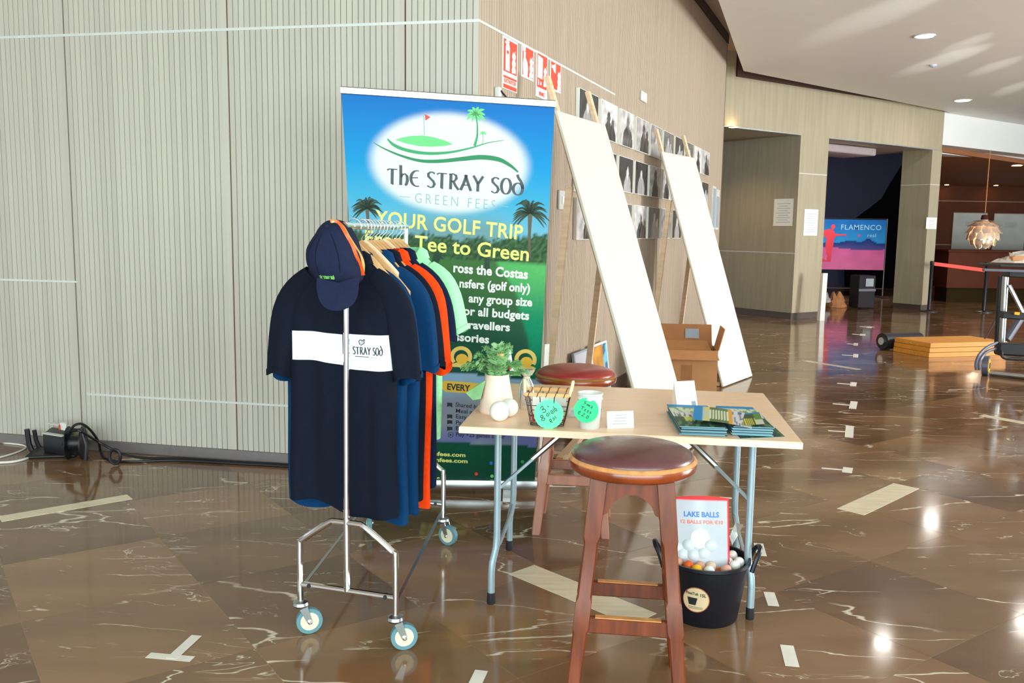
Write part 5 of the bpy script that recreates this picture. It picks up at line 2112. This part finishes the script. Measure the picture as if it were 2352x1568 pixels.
# printed plain golf ball, shoes and gloves colours are left out with the mascot; balls show below
for k, (u, v, r_) in enumerate(((.44, .52, .036), (.05, .40, .026), (.24, .44, .030), (.32, .33, .030), (.62, .44, .032), (.50, .35, .030), (.13, .33, .030))):
    c_ = bagp(u, v, .0 if k else .0006)
    if k == 0:
        MB().loft([[bagp(u + .18 * f * math.cos(2 * PI * j / 30), v + .115 * f * math.sin(2 * PI * j / 30), .0012) for j in range(30)] for f in (1, .75, .5, .25, .02)], False).build('printed_ball', 'ball', bag, smooth=False)
    else:
        MB().ball(c_ - nb_ * r_ * .62, r_, 18, 12).build('bagged_ball', 'bagball', bag)
MB().add([bg0 + bw_ + bh_ * .55, bg0 + bw_ * 1.12 + bh_ * .72, bg0 + bw_ * 1.25 + bh_ * .70 + nb_ * .02, bg0 + bw_ * 1.16 + bh_ * .56, bg0 + bw_ * 1.05 + bh_ * .45], [(0, 1, 3, 4), (1, 2, 3)]).build('bag_tail', 'clear', bag, smooth=False)
rs = random.Random(4)
cols = ['ball', 'ball_pink', 'ball_yellow', 'ball_cream', 'ball_orange']
PM('ball_pink', (226, 170, 150)); PM('ball_yellow', (250, 190, 20)); PM('ball_cream', (232, 208, 178)); PM('ball_orange', (236, 104, 30))
spots = []
k = 0
while len(spots) < 22 and k < 800:
    k += 1
    a, r_ = rs.uniform(0, 2 * PI), .128 * math.sqrt(rs.random())
    p = tb + V((r_ * math.cos(a), r_ * math.sin(a), .222 + (.0 if r_ < .1 else .004)))
    if p.y > tb.y + .06:
        continue
    if all((p - q_).length > .042 for q_ in spots):
        spots.append(p)
names = {'ball': 'white', 'ball_pink': 'pale pink', 'ball_yellow': 'yellow', 'ball_cream': 'cream', 'ball_orange': 'orange'}
for i, p in enumerate(spots):
    c_ = cols[[0, 3, 1, 0, 3, 2, 1, 0, 4, 3][i % 10]]
    t = thing('golf_ball', '%s golf ball among the loose balls in the black tub' % names[c_], 'ball', p, 0, '%s golf balls in the tub' % names[c_])
    MB().ball(p, .0213, 16, 10).build('ball_shell', c_, t)
# ================================================================== FLOOR THINGS, LEFT
# cable reel / plug box against the left wall
def FA(x, y, z=0.0):
    return at(x, y, z)


c = at(150, 1040)
reel = thing('cable_reel', 'black cable reel on a tubular stand beside the left wall', 'cable reel', c)
e_ = (at(205, 1046) - at(95, 1050)).normalized()
n_ = V((-e_.y, e_.x, 0))
b0 = at(98, 1046)
w_ = (at(148, 1058) - b0)
MB().obox(b0 + n_ * .02 + Z * .02, w_, n_ * .20, Z * .125).build('socket_box', 'black', reel, bevel=.012, seg=2)
for k, (p, z) in enumerate(((b0 + n_ * .02 + Z * .02, .125), (b0 + n_ * .12 + Z * .02, .17))):
    MB().beam(p + Z * (z + .004) + w_ * .1, p + Z * (z + .012) + w_ * 1.0, .035, .006).build('trim_strip', 'alu_white', reel)
for x, y, yt in ((76, 1038, 985), (92, 1030, 987)):
    q = at(x, y)
    zt = CAM.z + ray(x - 4, yt).z * (q.xy.length / ray(x - 4, yt).xy.length)
    MB().tube([q + Z * .006, q + Z * .02 - e_ * .01, q - e_ * .022 + Z * .06, q - e_ * .03 + Z * zt], .0165 if x < 80 else .014, 10).build('stand_post', 'black', reel)
MB().box(tuple(b0 + w_ * .4 + n_ * .1 + Z * .012), (.30, .24, .02), math.atan2(e_.y, e_.x)).build('base_plate', 'black', reel, bevel=.006)
dc = b0 + w_ * 1.35 + n_ * .10 + Z * .105
MB().lathe([(.04, -.05), (.105, -.048), (.108, -.04), (.05, -.036), (.05, .036), (.108, .04), (.105, .048), (.04, .05)], dc, 28, e_).build('drum', 'black', reel)
MB().tube([b0 + w_ * .95 + n_ * .02 + Z * .10, b0 + w_ * 1.3 + n_ * .02 + Z * .20, b0 + w_ * 1.75 + n_ * .05 + Z * .215, b0 + w_ * 1.9 + n_ * .06 + Z * .12, b0 + w_ * 1.85 + n_ * .06 + Z * .02], .013, 8).build('carry_handle', 'black', reel)
t = thing('plug', 'white plug with a red mark pushed into the cable reel', 'plug', b0 + w_ * .8 + n_ * .1 + Z * .15)
MB().obox(b0 + w_ * .70 + n_ * .08 + Z * .172, w_ * .28, n_ * .05, Z * .05).build('plug_body', 'paper', t, bevel=.006)
MB().obox(b0 + w_ * .66 + n_ * .07 + Z * .176, w_ * .06, n_ * .02, Z * .03).build('red_mark', 'signred', t, smooth=False)


def cable(name, label, pix, r, mat, lift=None):
    pts = []
    for i, p in enumerate(pix):
        z = r + (p[2] if len(p) > 2 else 0)
        pts.append(at(p[0], p[1], z))
    pts = smooth_path(pts, 6)
    t = thing(name, label, 'cable', pts[0].xy.to_3d(), 0, 'cables on the floor')
    MB().tube(pts, r, 8).build('sheath', mat, t)
    return t


cable('cable', 'white cable looping in from the left edge beside the cable reel', [(-40, 1012), (20, 1018), (52, 1022), (59, 1028), (40, 1038), (0, 1050), (-40, 1056)], .006, 'cablewhite')
cable('cable', 'thicker white cable running from the cable reel to the left edge', [(84, 1040), (60, 1053), (30, 1060), (0, 1062), (-40, 1062)], .0075, 'cablewhite')
cable('cable', 'black cable arching from the reel and running along the skirting', [(160, 990, .22), (172, 976, .26), (190, 974, .26), (210, 990, .2), (226, 1014, .1), (232, 1038, .01), (248, 1055, 0), (300, 1060, 0), (400, 1057, 0), (520, 1063, 0), (662, 1071, 0), (800, 1085, 0)], .008, 'cableblack')
cable('cable', 'second black cable from the reel lying along the skirting', [(165, 984, .22), (185, 990, .22), (222, 1012, .12), (255, 1030, .07), (285, 1043, .02), (330, 1051, 0), (430, 1053, 0), (540, 1060, 0), (662, 1067, 0), (800, 1080, 0)], .008, 'cableblack')
t = thing('cable_tie', 'small black cable loop tied on the cable near the reel', 'cable', at(265, 1050))
q = at(264, 1048, .06)
MB().tube([q + V((.034 * math.cos(2 * PI * k / 18), .0, .046 * math.sin(2 * PI * k / 18))) for k in range(18)], .010, 8, closed=True).build('loop', 'cableblack', t)

# ================================================================== TAPE MARKS
def tape(label, strips):
    p0 = at(*strips[0][0])
    t = thing('tape_mark', label, 'tape mark', p0, 0, 'white tape marks on the floor')
    for k, (a, b, w) in enumerate(strips):
        a, b = at(*a), at(*b)
        d = (b - a).normalized()
        n = V((-d.y, d.x, 0)) * w
        MB().obox(a - n / 2 + Z * (.0012 + .0007 * k), b - a, n, Z * .0006).build('tape_strip', 'tape', t, smooth=False)


tape('slanted L of white tape at the bottom left of the clothes rail', [((340, 1505), (442, 1514), .040), ((394, 1513), (452, 1460), .040)])
tape('short white tape strip at the bottom edge in front of the clothes rail', [((1087, 1580), (1106, 1540), .045)])
far_ = ['first', 'second', 'third', 'fourth', 'fifth', 'sixth', 'seventh', 'eighth']
ms = [((1887, 1075), (1947, 1080), (1948, 1074), (1945, 1086)), ((1902, 989), (1950, 992), (1952, 978), (1950, 1005)), ((1913, 927), (1956, 931), (1962, 922), (1958, 939)),
      ((1923, 880), (1958, 883), (1961, 878), (1959, 887)), ((1934, 815), (1964, 817), (1966, 813), (1965, 821)), ((1946, 789), (1964, 791), (1966, 788), (1965, 794)),
      ((1958, 767), (1980, 769), (1982, 767), (1981, 771)), ((1975, 750), (2008, 751), (1998, 750), (1996, 753))]
for k, m_ in enumerate(ms):
    tape('white tape T mark in the row leading to the doorway, %s one from the table' % far_[k], [(m_[0], m_[1], .03 + .006 * k), (m_[2], m_[3], .06 if k < 6 else .08)])
tape('white tape strip just right of the folding table front leg', [((1742, 1248), (1750, 1277), .045)])
tape('white tape strip right of the black tub, lower than the table foot', [((1766, 1360), (1777, 1392), .045)])
tape('white tape strip on the floor at the lower right of the black tub', [((1807, 1482), (1820, 1531), .048)])
tape('thin white tape line between the right table legs', [((1653, 1143), (1693, 1145), .025)])
tape('white tape corner left of the red stool leg under the table', [((1256, 1117), (1322, 1118), .02), ((1258, 1104), (1260, 1118), .05)])
tape('pale tape strip behind the stretcher of the red stool', [((1258, 1071), (1308, 1073), .05)])

# ================================================================== RIGHT SIDE
# orange boards
a, b = at(2051, 806), at(2133, 821)
r0 = at(2302, 816)
e1_, e2_ = a - b, r0 - b
e2_ = e2_ * 1.05
st = ['bottom', 'middle', 'top']
for k in range(3):
    o_ = b + Z * (.062 * k) + V((.004 * k, -.003 * k, 0))
    t = thing('orange_board', 'orange board slab, %s of three stacked beside the trolley stand' % st[k], 'board', o_, 0, 'stacked orange boards')
    MB().obox(o_, e2_, e1_, Z * .058).build('slab', 'orange_board', t, bevel=.004)
    MB().obox(o_ + Z * .024 - e1_.normalized() * .002, e2_, e1_.normalized() * .004, Z * .006).build('edge_layer', 'pine2', t, smooth=False)
q0, q1 = at(2026, 783, .12), at(2060, 786, .12)
t = thing('rolled_mat', 'rolled black mat lying behind the orange boards', 'mat', q0.xy.to_3d())
d = (at(2110, 781, .11) - q0)
MB().tube([q0 - Z * .0, q0 + d], .105, 20).build('roll', 'black', t)
MB().tube([q0 - d.normalized() * .02, q0], .05, 16).build('core', 'alu', t)

# trolley stand at the right edge
tr = thing('trolley_stand', 'folding metal trolley stand with a yellow wheel at the right edge', 'stand', at(2310, 860))
YD = 9.75
Q = lambda x, y, dy=0.0: aty(x, y, YD + dy)
MB().tube([Q(2310, 634, .25), Q(2301, 786, .25)], .034, 12).build('main_post', 'steel', tr)
MB().tube([Q(2298, 634, .35), Q(2290, 786, .35)], .030, 12).build('rear_post', 'black', tr)
MB().tube([Q(2318, 655, .2), Q(2352, 722, .1), Q(2392, 800, 0)], .022, 10).build('diagonal_strut', 'steel', tr)
MB().tube([Q(2301, 686, .5), Q(2284, 736, .8), Q(2262, 776, 1.1)], .014, 8).build('rear_leg', 'greybar', tr)
MB().tube([Q(2360, 705, .5), Q(2312, 780, .4)], .045, 10).build('lower_strut', 'greybar', tr)
MB().beam(Q(2298, 722), Q(2400, 730), .09, .075).build('cross_beam', 'black', tr, bevel=.01)
MB().beam(Q(2330, 719, -.06), Q(2341, 720, -.06), .02, .03).build('yellow_latch', 'yellow', tr)
MB().beam(Q(2288, 800), Q(2400, 806), .12, .14).build('lower_bracket', 'black', tr, bevel=.02)
pts = [Q(2300, 806, -.05), Q(2302, 818, -.1), Q(2315, 823, -.1), Q(2345, 825, -.1), Q(2400, 828, -.1)]
MB().tube(smooth_path(pts, 4), .018, 8).build('bracket_loop', 'black', tr)
MB().beam(Q(2308, 628, .2), Q(2400, 634, .2), .16, .07).build('head_clamp', 'black', tr, bevel=.012)
MB().beam(Q(2258, 619.5, .0), Q(2420, 625, .0), .05, .030).build('table_rail', 'greybar', tr, bevel=.006)
MB().beam(Q(2270, 608, .3), Q(2420, 612, .3), .5, .025).build('table_plate', 'black', tr, bevel=.004)
for dx, dy in ((0, 0), (7, 6)):
    pts = [Q(2290, 787 + dy * 2, .0), Q(2268, 797 + dy * 1.7, -.1), Q(2249 + dx * .8, 815 + dy, -.2), Q(2242 + dx, 835, -.22), Q(2243 + dx, 849, -.22)]
    MB().tube(smooth_path(pts, 4), .017, 8).build('curved_guard', 'greybar', tr)
wc = Q(2264, 845, -.1)
wc.z = .105
ax = V((.82, -.57, 0))
MB().tube([wc - ax * .03, wc + ax * .03], .105, 28).build('wheel', 'greybar', tr)
MB().tube([wc - ax * .036, wc + ax * .036], .078, 24).build('wheel_disc', 'yellow', tr)
MB().tube([wc - ax * .042, wc + ax * .042], .034, 16).build('wheel_hub', 'black', tr)
q0, q1 = at(2274, 857, .03), at(2420, 872, .03)
MB().tube([q0, q1], .028, 10).build('foot_bar', 'steel', tr)
# crumpled plastic on it
t = thing('crumpled_bag', 'crumpled see-through bag lying on top of the trolley stand', 'bag', Q(2330, 603, .3))
m = MB()
c_ = Q(2332, 600, .3)
rs = random.Random(2)
rings = []
for j in range(7):
    f = j / 6
    rings.append([c_ + V(((.24 - .12 * f) * math.cos(2 * PI * k / 16) * (1 + .25 * rs.uniform(-1, 1)) + .06 * f, (.14 - .05 * f) * math.sin(2 * PI * k / 16),
                          -.015 + .10 * f * (1 + .4 * rs.uniform(-1, 1)))) for k in range(16)])
m.loft(rings).build('film', PM('bag_film', (206, 196, 186), .25), t, ang=.3)
MB().obox(c_ + V((-.10, -.12, .005)), V((.19, 0, .01)), V((0, .15, 0)), Z * .05).build('contents', 'card_brown', t, bevel=.006)

# belt barrier
pb_ = at(2133, 715)
t = thing('belt_barrier', 'black barrier post with a red belt in front of the bar counter', 'barrier', pb_)
MB().lathe([(.0, 0), (.17, 0), (.17, .012), (.05, .03), (.034, .04), (.034, .93), (.04, .94), (.04, 1.0), (.03, 1.01), (0, 1.01)], pb_, 20).build('post', 'black', t)
a = pb_ + Z * .955 + V((.04, 0, 0))
bq = aty(2262, 620.5, a.y)
d = bq - a
MB().obox(a - Z * .035, d, V((0, .004, 0)), Z * .07).build('belt', 'red', t, smooth=False)
q = bq + d.normalized() * .04
MB().lathe([(.0, 0), (.17, 0), (.17, .012), (.05, .03), (.034, .04), (.034, .93), (.04, .94), (.04, 1.0), (.03, 1.01), (0, 1.01)], (q.x, q.y, 0), 20).build('end_post', 'black', t)

# pendant lamp of overlapping copper leaves
pc_ = aty(2259, 536, 19.3)
pl_ = thing('pendant_lamp', 'round pendant lamp of overlapping copper leaves in front of the bar', 'pendant lamp', pc_)
R0 = .285
for row, (el, n, w_, l_) in enumerate(((62, 6, .17, .17), (38, 9, .17, .17), (14, 10, .17, .17), (-10, 10, .17, .17), (-34, 8, .16, .16), (-58, 6, .14, .14))):
    for k in range(n):
        az = 2 * PI * (k + .5 * (row % 2)) / n
        e_ = math.radians(el)
        rd = V((math.cos(az) * math.cos(e_), math.sin(az) * math.cos(e_), math.sin(e_)))
        tn = V((-math.sin(az), math.cos(az), 0))
        dn = rd.cross(tn)
        if dn.z > 0:
            dn = -dn
        rad = R0 * (1.0 if abs(el) < 45 else .96)
        c_ = pc_ + rd * rad
        g = []
        for j, (v, ww) in enumerate(((-.5, .55), (-.2, .95), (.1, 1.0), (.35, .8), (.5, .35))):
            for u in (-.5, 0, .5):
                g.append(c_ + tn * u * w_ * ww + dn * v * l_ + rd * (.02 * (1 - (2 * u) ** 2) + .075 * (v + .5)) - rd * .02)
        m = MB()
        m.v = g
        for j in range(4):
            for i in range(2):
                q_ = j * 3 + i
                m.f.append((q_, q_ + 1, q_ + 4, q_ + 3))
        m.build('leaf', 'pinkcopper', pl_, fix=False)
MB().lathe([(.03, .32), (.08, .28), (.125, .19), (.125, .0), (.08, -.16), (.0, -.20)], pc_, 20).build('core', PM('lamp_core', (250, 236, 210)), pl_)
MB().lathe([(.0, .40), (.06, .39), (.08, .30), (.02, .28)], pc_, 16).build('cap', 'counter', pl_)
MB().tube([pc_ + Z * .44, V((pc_.x, pc_.y, 3.33))], .012, 6).build('cable', 'pine2', pl_)
bl = bpy.data.lights.new('pendant_glow', 'POINT')
bl.energy = 14
bl.color = (1, .84, .62)
bl.shadow_soft_size = .12
o = bpy.data.objects.new('pendant_glow', bl)
COL.objects.link(o)
o.location = pc_ - Z * .36
for i, (x, y) in enumerate(((2335, 386), (2250, 400), (2400, 400))):
    bl = bpy.data.lights.new('bar_light', 'SPOT')
    bl.energy = 260
    bl.color = (1, .78, .52)
    bl.spot_size = 2.0
    bl.spot_blend = .8
    o = bpy.data.objects.new('bar_light', bl)
    COL.objects.link(o)
    o.location = at(x, y, 3.26) + (V((0, 1.5 * i, 0)))

# notices on the pillars
def notice(x0, y0, x1, y1, p, nn, label, n=9):
    tl_, br_ = onplane(x0, y0, p, nn), onplane(x1, y1, p, nn)
    h = V((0, 0, tl_.z - br_.z))
    w = V((br_.x - tl_.x, br_.y - tl_.y, 0))
    if w.x < 0 and abs(nn.y) < .1:
        w = w
    q = V((tl_.x, tl_.y, br_.z))
    t = thing('notice', label, 'notice', q, 0, 'paper notices on the pillars')
    MB().obox(q, w, nn * .004, h).build('sheet', 'paper', t, smooth=False)
    mb = MB()
    for k in range(n):
        z_ = q + h * (.82 - .68 * k / max(1, n - 1)) + nn * .0052
        k0 = .15 + .1 * (k % 2)
        strip_on(mb, [z_ + w * k0, z_ + w * (1 - k0)], h.z * .014, (0, 0, 0), nn)
    mb.build('printed_lines', 'paper_grey', t, smooth=False, fix=False)


JN = -CD                                   # face of a pillar side, towards the opening on its left
notice(1779, 457, 1820, 519, C(0, 0, 0) - CD * .004, -CD, 'white printed notice on the shaded side of the first pillar')
notice(1848, 480, 1876, 541, C(0, 0, .003), CN, 'white notice on the lit front of the first pillar')
notice(2128, 499, 2150, 526, C(0, 0, .003), CN, 'small white notice on the front of the second pillar')

# leaning white board beside the first pillar
q = at(1883, 737)
t = thing('leaning_board', 'slim white panel leaning at the foot of the first pillar', 'panel', q)
MB().obox(q + V((0, .0, .002)), V((.09, .03, 0)), V((-.03, .06, 0)), V((.03, .05, .83))).build('board', 'white', t, smooth=False)

# flamenco banner on its stand
YF = 21.6
fq = lambda x, y: aty(x, y, YF)
A0, B0, C0_ = fq(1868, 618), fq(2029, 624), fq(1876, 503)
fw, fh = B0 - A0, C0_ - A0
fw.z = 0
fh = V((0, 0, fh.z))
t = thing('poster_stand', 'blue and pink flamenco poster on a thin silver stand in the doorway', 'poster', V((A0.x, A0.y, 0)))


def flam(u, v):
    n2 = NZ.noise(V((u * 6, v * 6, 5)))
    ridge1 = .53 + .06 * math.exp(-((u - .52) / .12) ** 2) + .10 * math.exp(-((u - .76) / .08) ** 2) + .01 * n2
    ridge2 = .42 + .03 * math.sin(u * 5 + 1)
    if v > ridge1:
        c = mixc(rgb(44, 140, 196), rgb(20, 100, 168), smst(.55, 1, v))
        return tuple(k * (1 + .15 * n2) for k in c) + (1,)
    if v > ridge2:
        return mixc(rgb(24, 58, 116), rgb(78, 76, 140), smst(ridge1, ridge2, v)) + (1,)
    return tuple(k * (1 + .12 * n2) for k in mixc(rgb(226, 120, 166), rgb(206, 96, 150), v * 2)) + (1,)


painted('print', 'print', A0, fw, fh, 60, 44, flam, t)
mb = MB()
fo = V((0, -.004, 0))
for poly in ([(.17, .30), (.15, .5), (.165, .62), (.1, .68), (.11, .78), (.2, .81), (.235, .79), (.27, .76), (.28, .715), (.44, .705), (.45, .68), (.3, .675), (.265, .60), (.265, .5), (.245, .34), (.24, .16), (.18, .16), (.19, .3)],
             [(.225, .80), (.215, .86), (.235, .90), (.265, .90), (.28, .86), (.265, .82), (.25, .79)], [(.05, .18), (.06, .34), (.12, .22), (.19, .17), (.12, .155)], [(.60, .66), (.62, .72), (.64, .70), (.63, .66)]):
    mb.poly([A0 + fw * u + fh * v + fo for u, v in poly])
mb.build('dancer_silhouette', PM('dancer_red', (232, 70, 84)), t, smooth=False, fix=False)
mb = MB()
text_on(mb, 'FLAMENCO', A0 + fw * .36 + fh * .80, A0 + fw * .93 + fh * .80, fh.z * .10, Z, fo, .01, 1.1)
text_on(mb, 'real', A0 + fw * .74 + fh * .66, A0 + fw * .86 + fh * .66, fh.z * .07, Z, fo, .01, 1.1)
mb.build('lettering', PM('poster_letter', (150, 200, 220)), t, smooth=False, fix=False)
MB().obox(A0 - V((.02, -.006, 0)), fw + V((.04, 0, 0)), V((0, .01, 0)), fh).build('backing', 'black', t, smooth=False)
for u in (0, 1):
    p = A0 + fw * u
    MB().tube([V((p.x + .02 * (1 if u else -1), p.y + .01, .05)), V((p.x + .02 * (1 if u else -1), p.y + .01, p.z + fh.z + .03))], .014, 6).build('stand_pole', 'steel', t)
    MB().box((p.x, p.y, .025), (.14, .5, .03), 0).build('stand_foot', 'steel', t)
MB().tube([A0 + fh + Z * .02, A0 + fh + fw + Z * .02], .014, 6).build('top_rail', 'steel', t)
p = A0 + fw * .02
MB().tube([V((p.x, p.y, .22)), V((p.x + fw.x * .98, p.y, .22))], .012, 6).build('lower_rail', 'steel', t)
# dark box and crumpled sheet below the poster
q = at(1983, 712)
t = thing('dark_crate', 'dark crate with a pale label standing under the flamenco poster', 'crate', q)
qx = q + V((0, .3, 0))
MB().obox(qx + Z * .02, V((.36, .06, 0)), V((-.06, .36, 0)), Z * .66).build('crate_body', PM('dark_crate', (30, 24, 30), .8), t, bevel=.01)
MB().obox(qx + V((.14, .017, .46)), V((.17, .028, 0)), V((0, -.006, 0)), Z * .16).build('label_sheet', 'paper_grey', t, smooth=False)
MB().obox(qx + V((-.005, -.01, .36)), V((.37, .06, 0)), V((0, -.006, 0)), Z * .05).build('strap', 'black', t, smooth=False)
q = at(1904, 705)
t = thing('crumpled_sheet', 'crumpled brown and white sheet on the floor inside the doorway', 'sheet', q)
rs = random.Random(8)
for nm, mt_, off_, sc in (('brown_fold', 'card_in', V((.14, 0, 0)), 1.0), ('white_fold', PM('grey_sheet', (168, 160, 160)), V((-.14, -.02, .1)), .75)):
    rings = []
    for j in range(6):
        f = j / 5
        rings.append([q + off_ + V(((.26 - .16 * f) * sc * math.cos(2 * PI * k / 14) * (1 + .3 * rs.uniform(-1, 1)), (.2 - .12 * f) * sc * math.sin(2 * PI * k / 14), .004 + .26 * sc * f * (1 + .3 * rs.uniform(-1, 1)))) for k in range(14)])
    MB().loft(rings).build(nm, mt_, t, ang=.3)
# small sprinkler spot in the ceiling
q = at(2143, 149, HC)
t = thing('smoke_detector', 'tiny smoke detector in the white ceiling between the downlights', 'detector', q)
MB().lathe([(.05, 0), (.05, -.012), (.03, -.028), (0, -.03)], q, 16).build('body', 'paper_grey', t)
MB().lathe([(.012, -.028), (.012, -.04), (0, -.042)], q, 10).build('nozzle', 'steel', t)

# unseen lamp added to brighten the poster and dark room behind the second opening
area('added_poster_fill', tuple(aty(1985, 345, 19.4)), tuple(aty(1965, 500, 22.6)), 1.6, .3, 170, (1, .95, 1.0))
# unseen narrow spots added to throw bright streaks along the ceiling
for (x0, y0, x1, y1, pw, sz) in ((2040, 185, 2352, 70, 90, 5.0), (2230, 175, 2352, 125, 60, 3.4), (2110, 150, 2352, 40, 60, 3.2), (2300, 215, 2352, 190, 60, 3.5), (1960, 60, 2100, 0, 60, 6.5)):
    a, b = at(x0, y0, HC), at(x1, y1, HC)
    d = (b - a)
    d.z = 0
    m_ = a.lerp(b, .5)
    l_ = bpy.data.lights.new('added_streak_spot', 'SPOT')
    l_.energy = pw * 32
    l_.color = (1, 1, .97)
    l_.spot_size = math.radians(sz)
    l_.spot_blend = 1.0
    l_.shadow_soft_size = .02
    o = bpy.data.objects.new('added_streak_spot', l_)
    COL.objects.link(o)
    o.location = m_ + d.normalized() * 7.0 - Z * 1.6
    o.rotation_euler = (m_ - o.location).to_track_quat('-Z', 'Y').to_euler()

l_ = bpy.data.lights.new('doorway_spot', 'SPOT')
l_.energy = 55
l_.color = (1, .74, .48)
l_.spot_size = 2.4
l_.spot_blend = .7
o = bpy.data.objects.new('doorway_spot', l_)
COL.objects.link(o)
o.location = C(-1.3, OPEN - .05, -1.0)
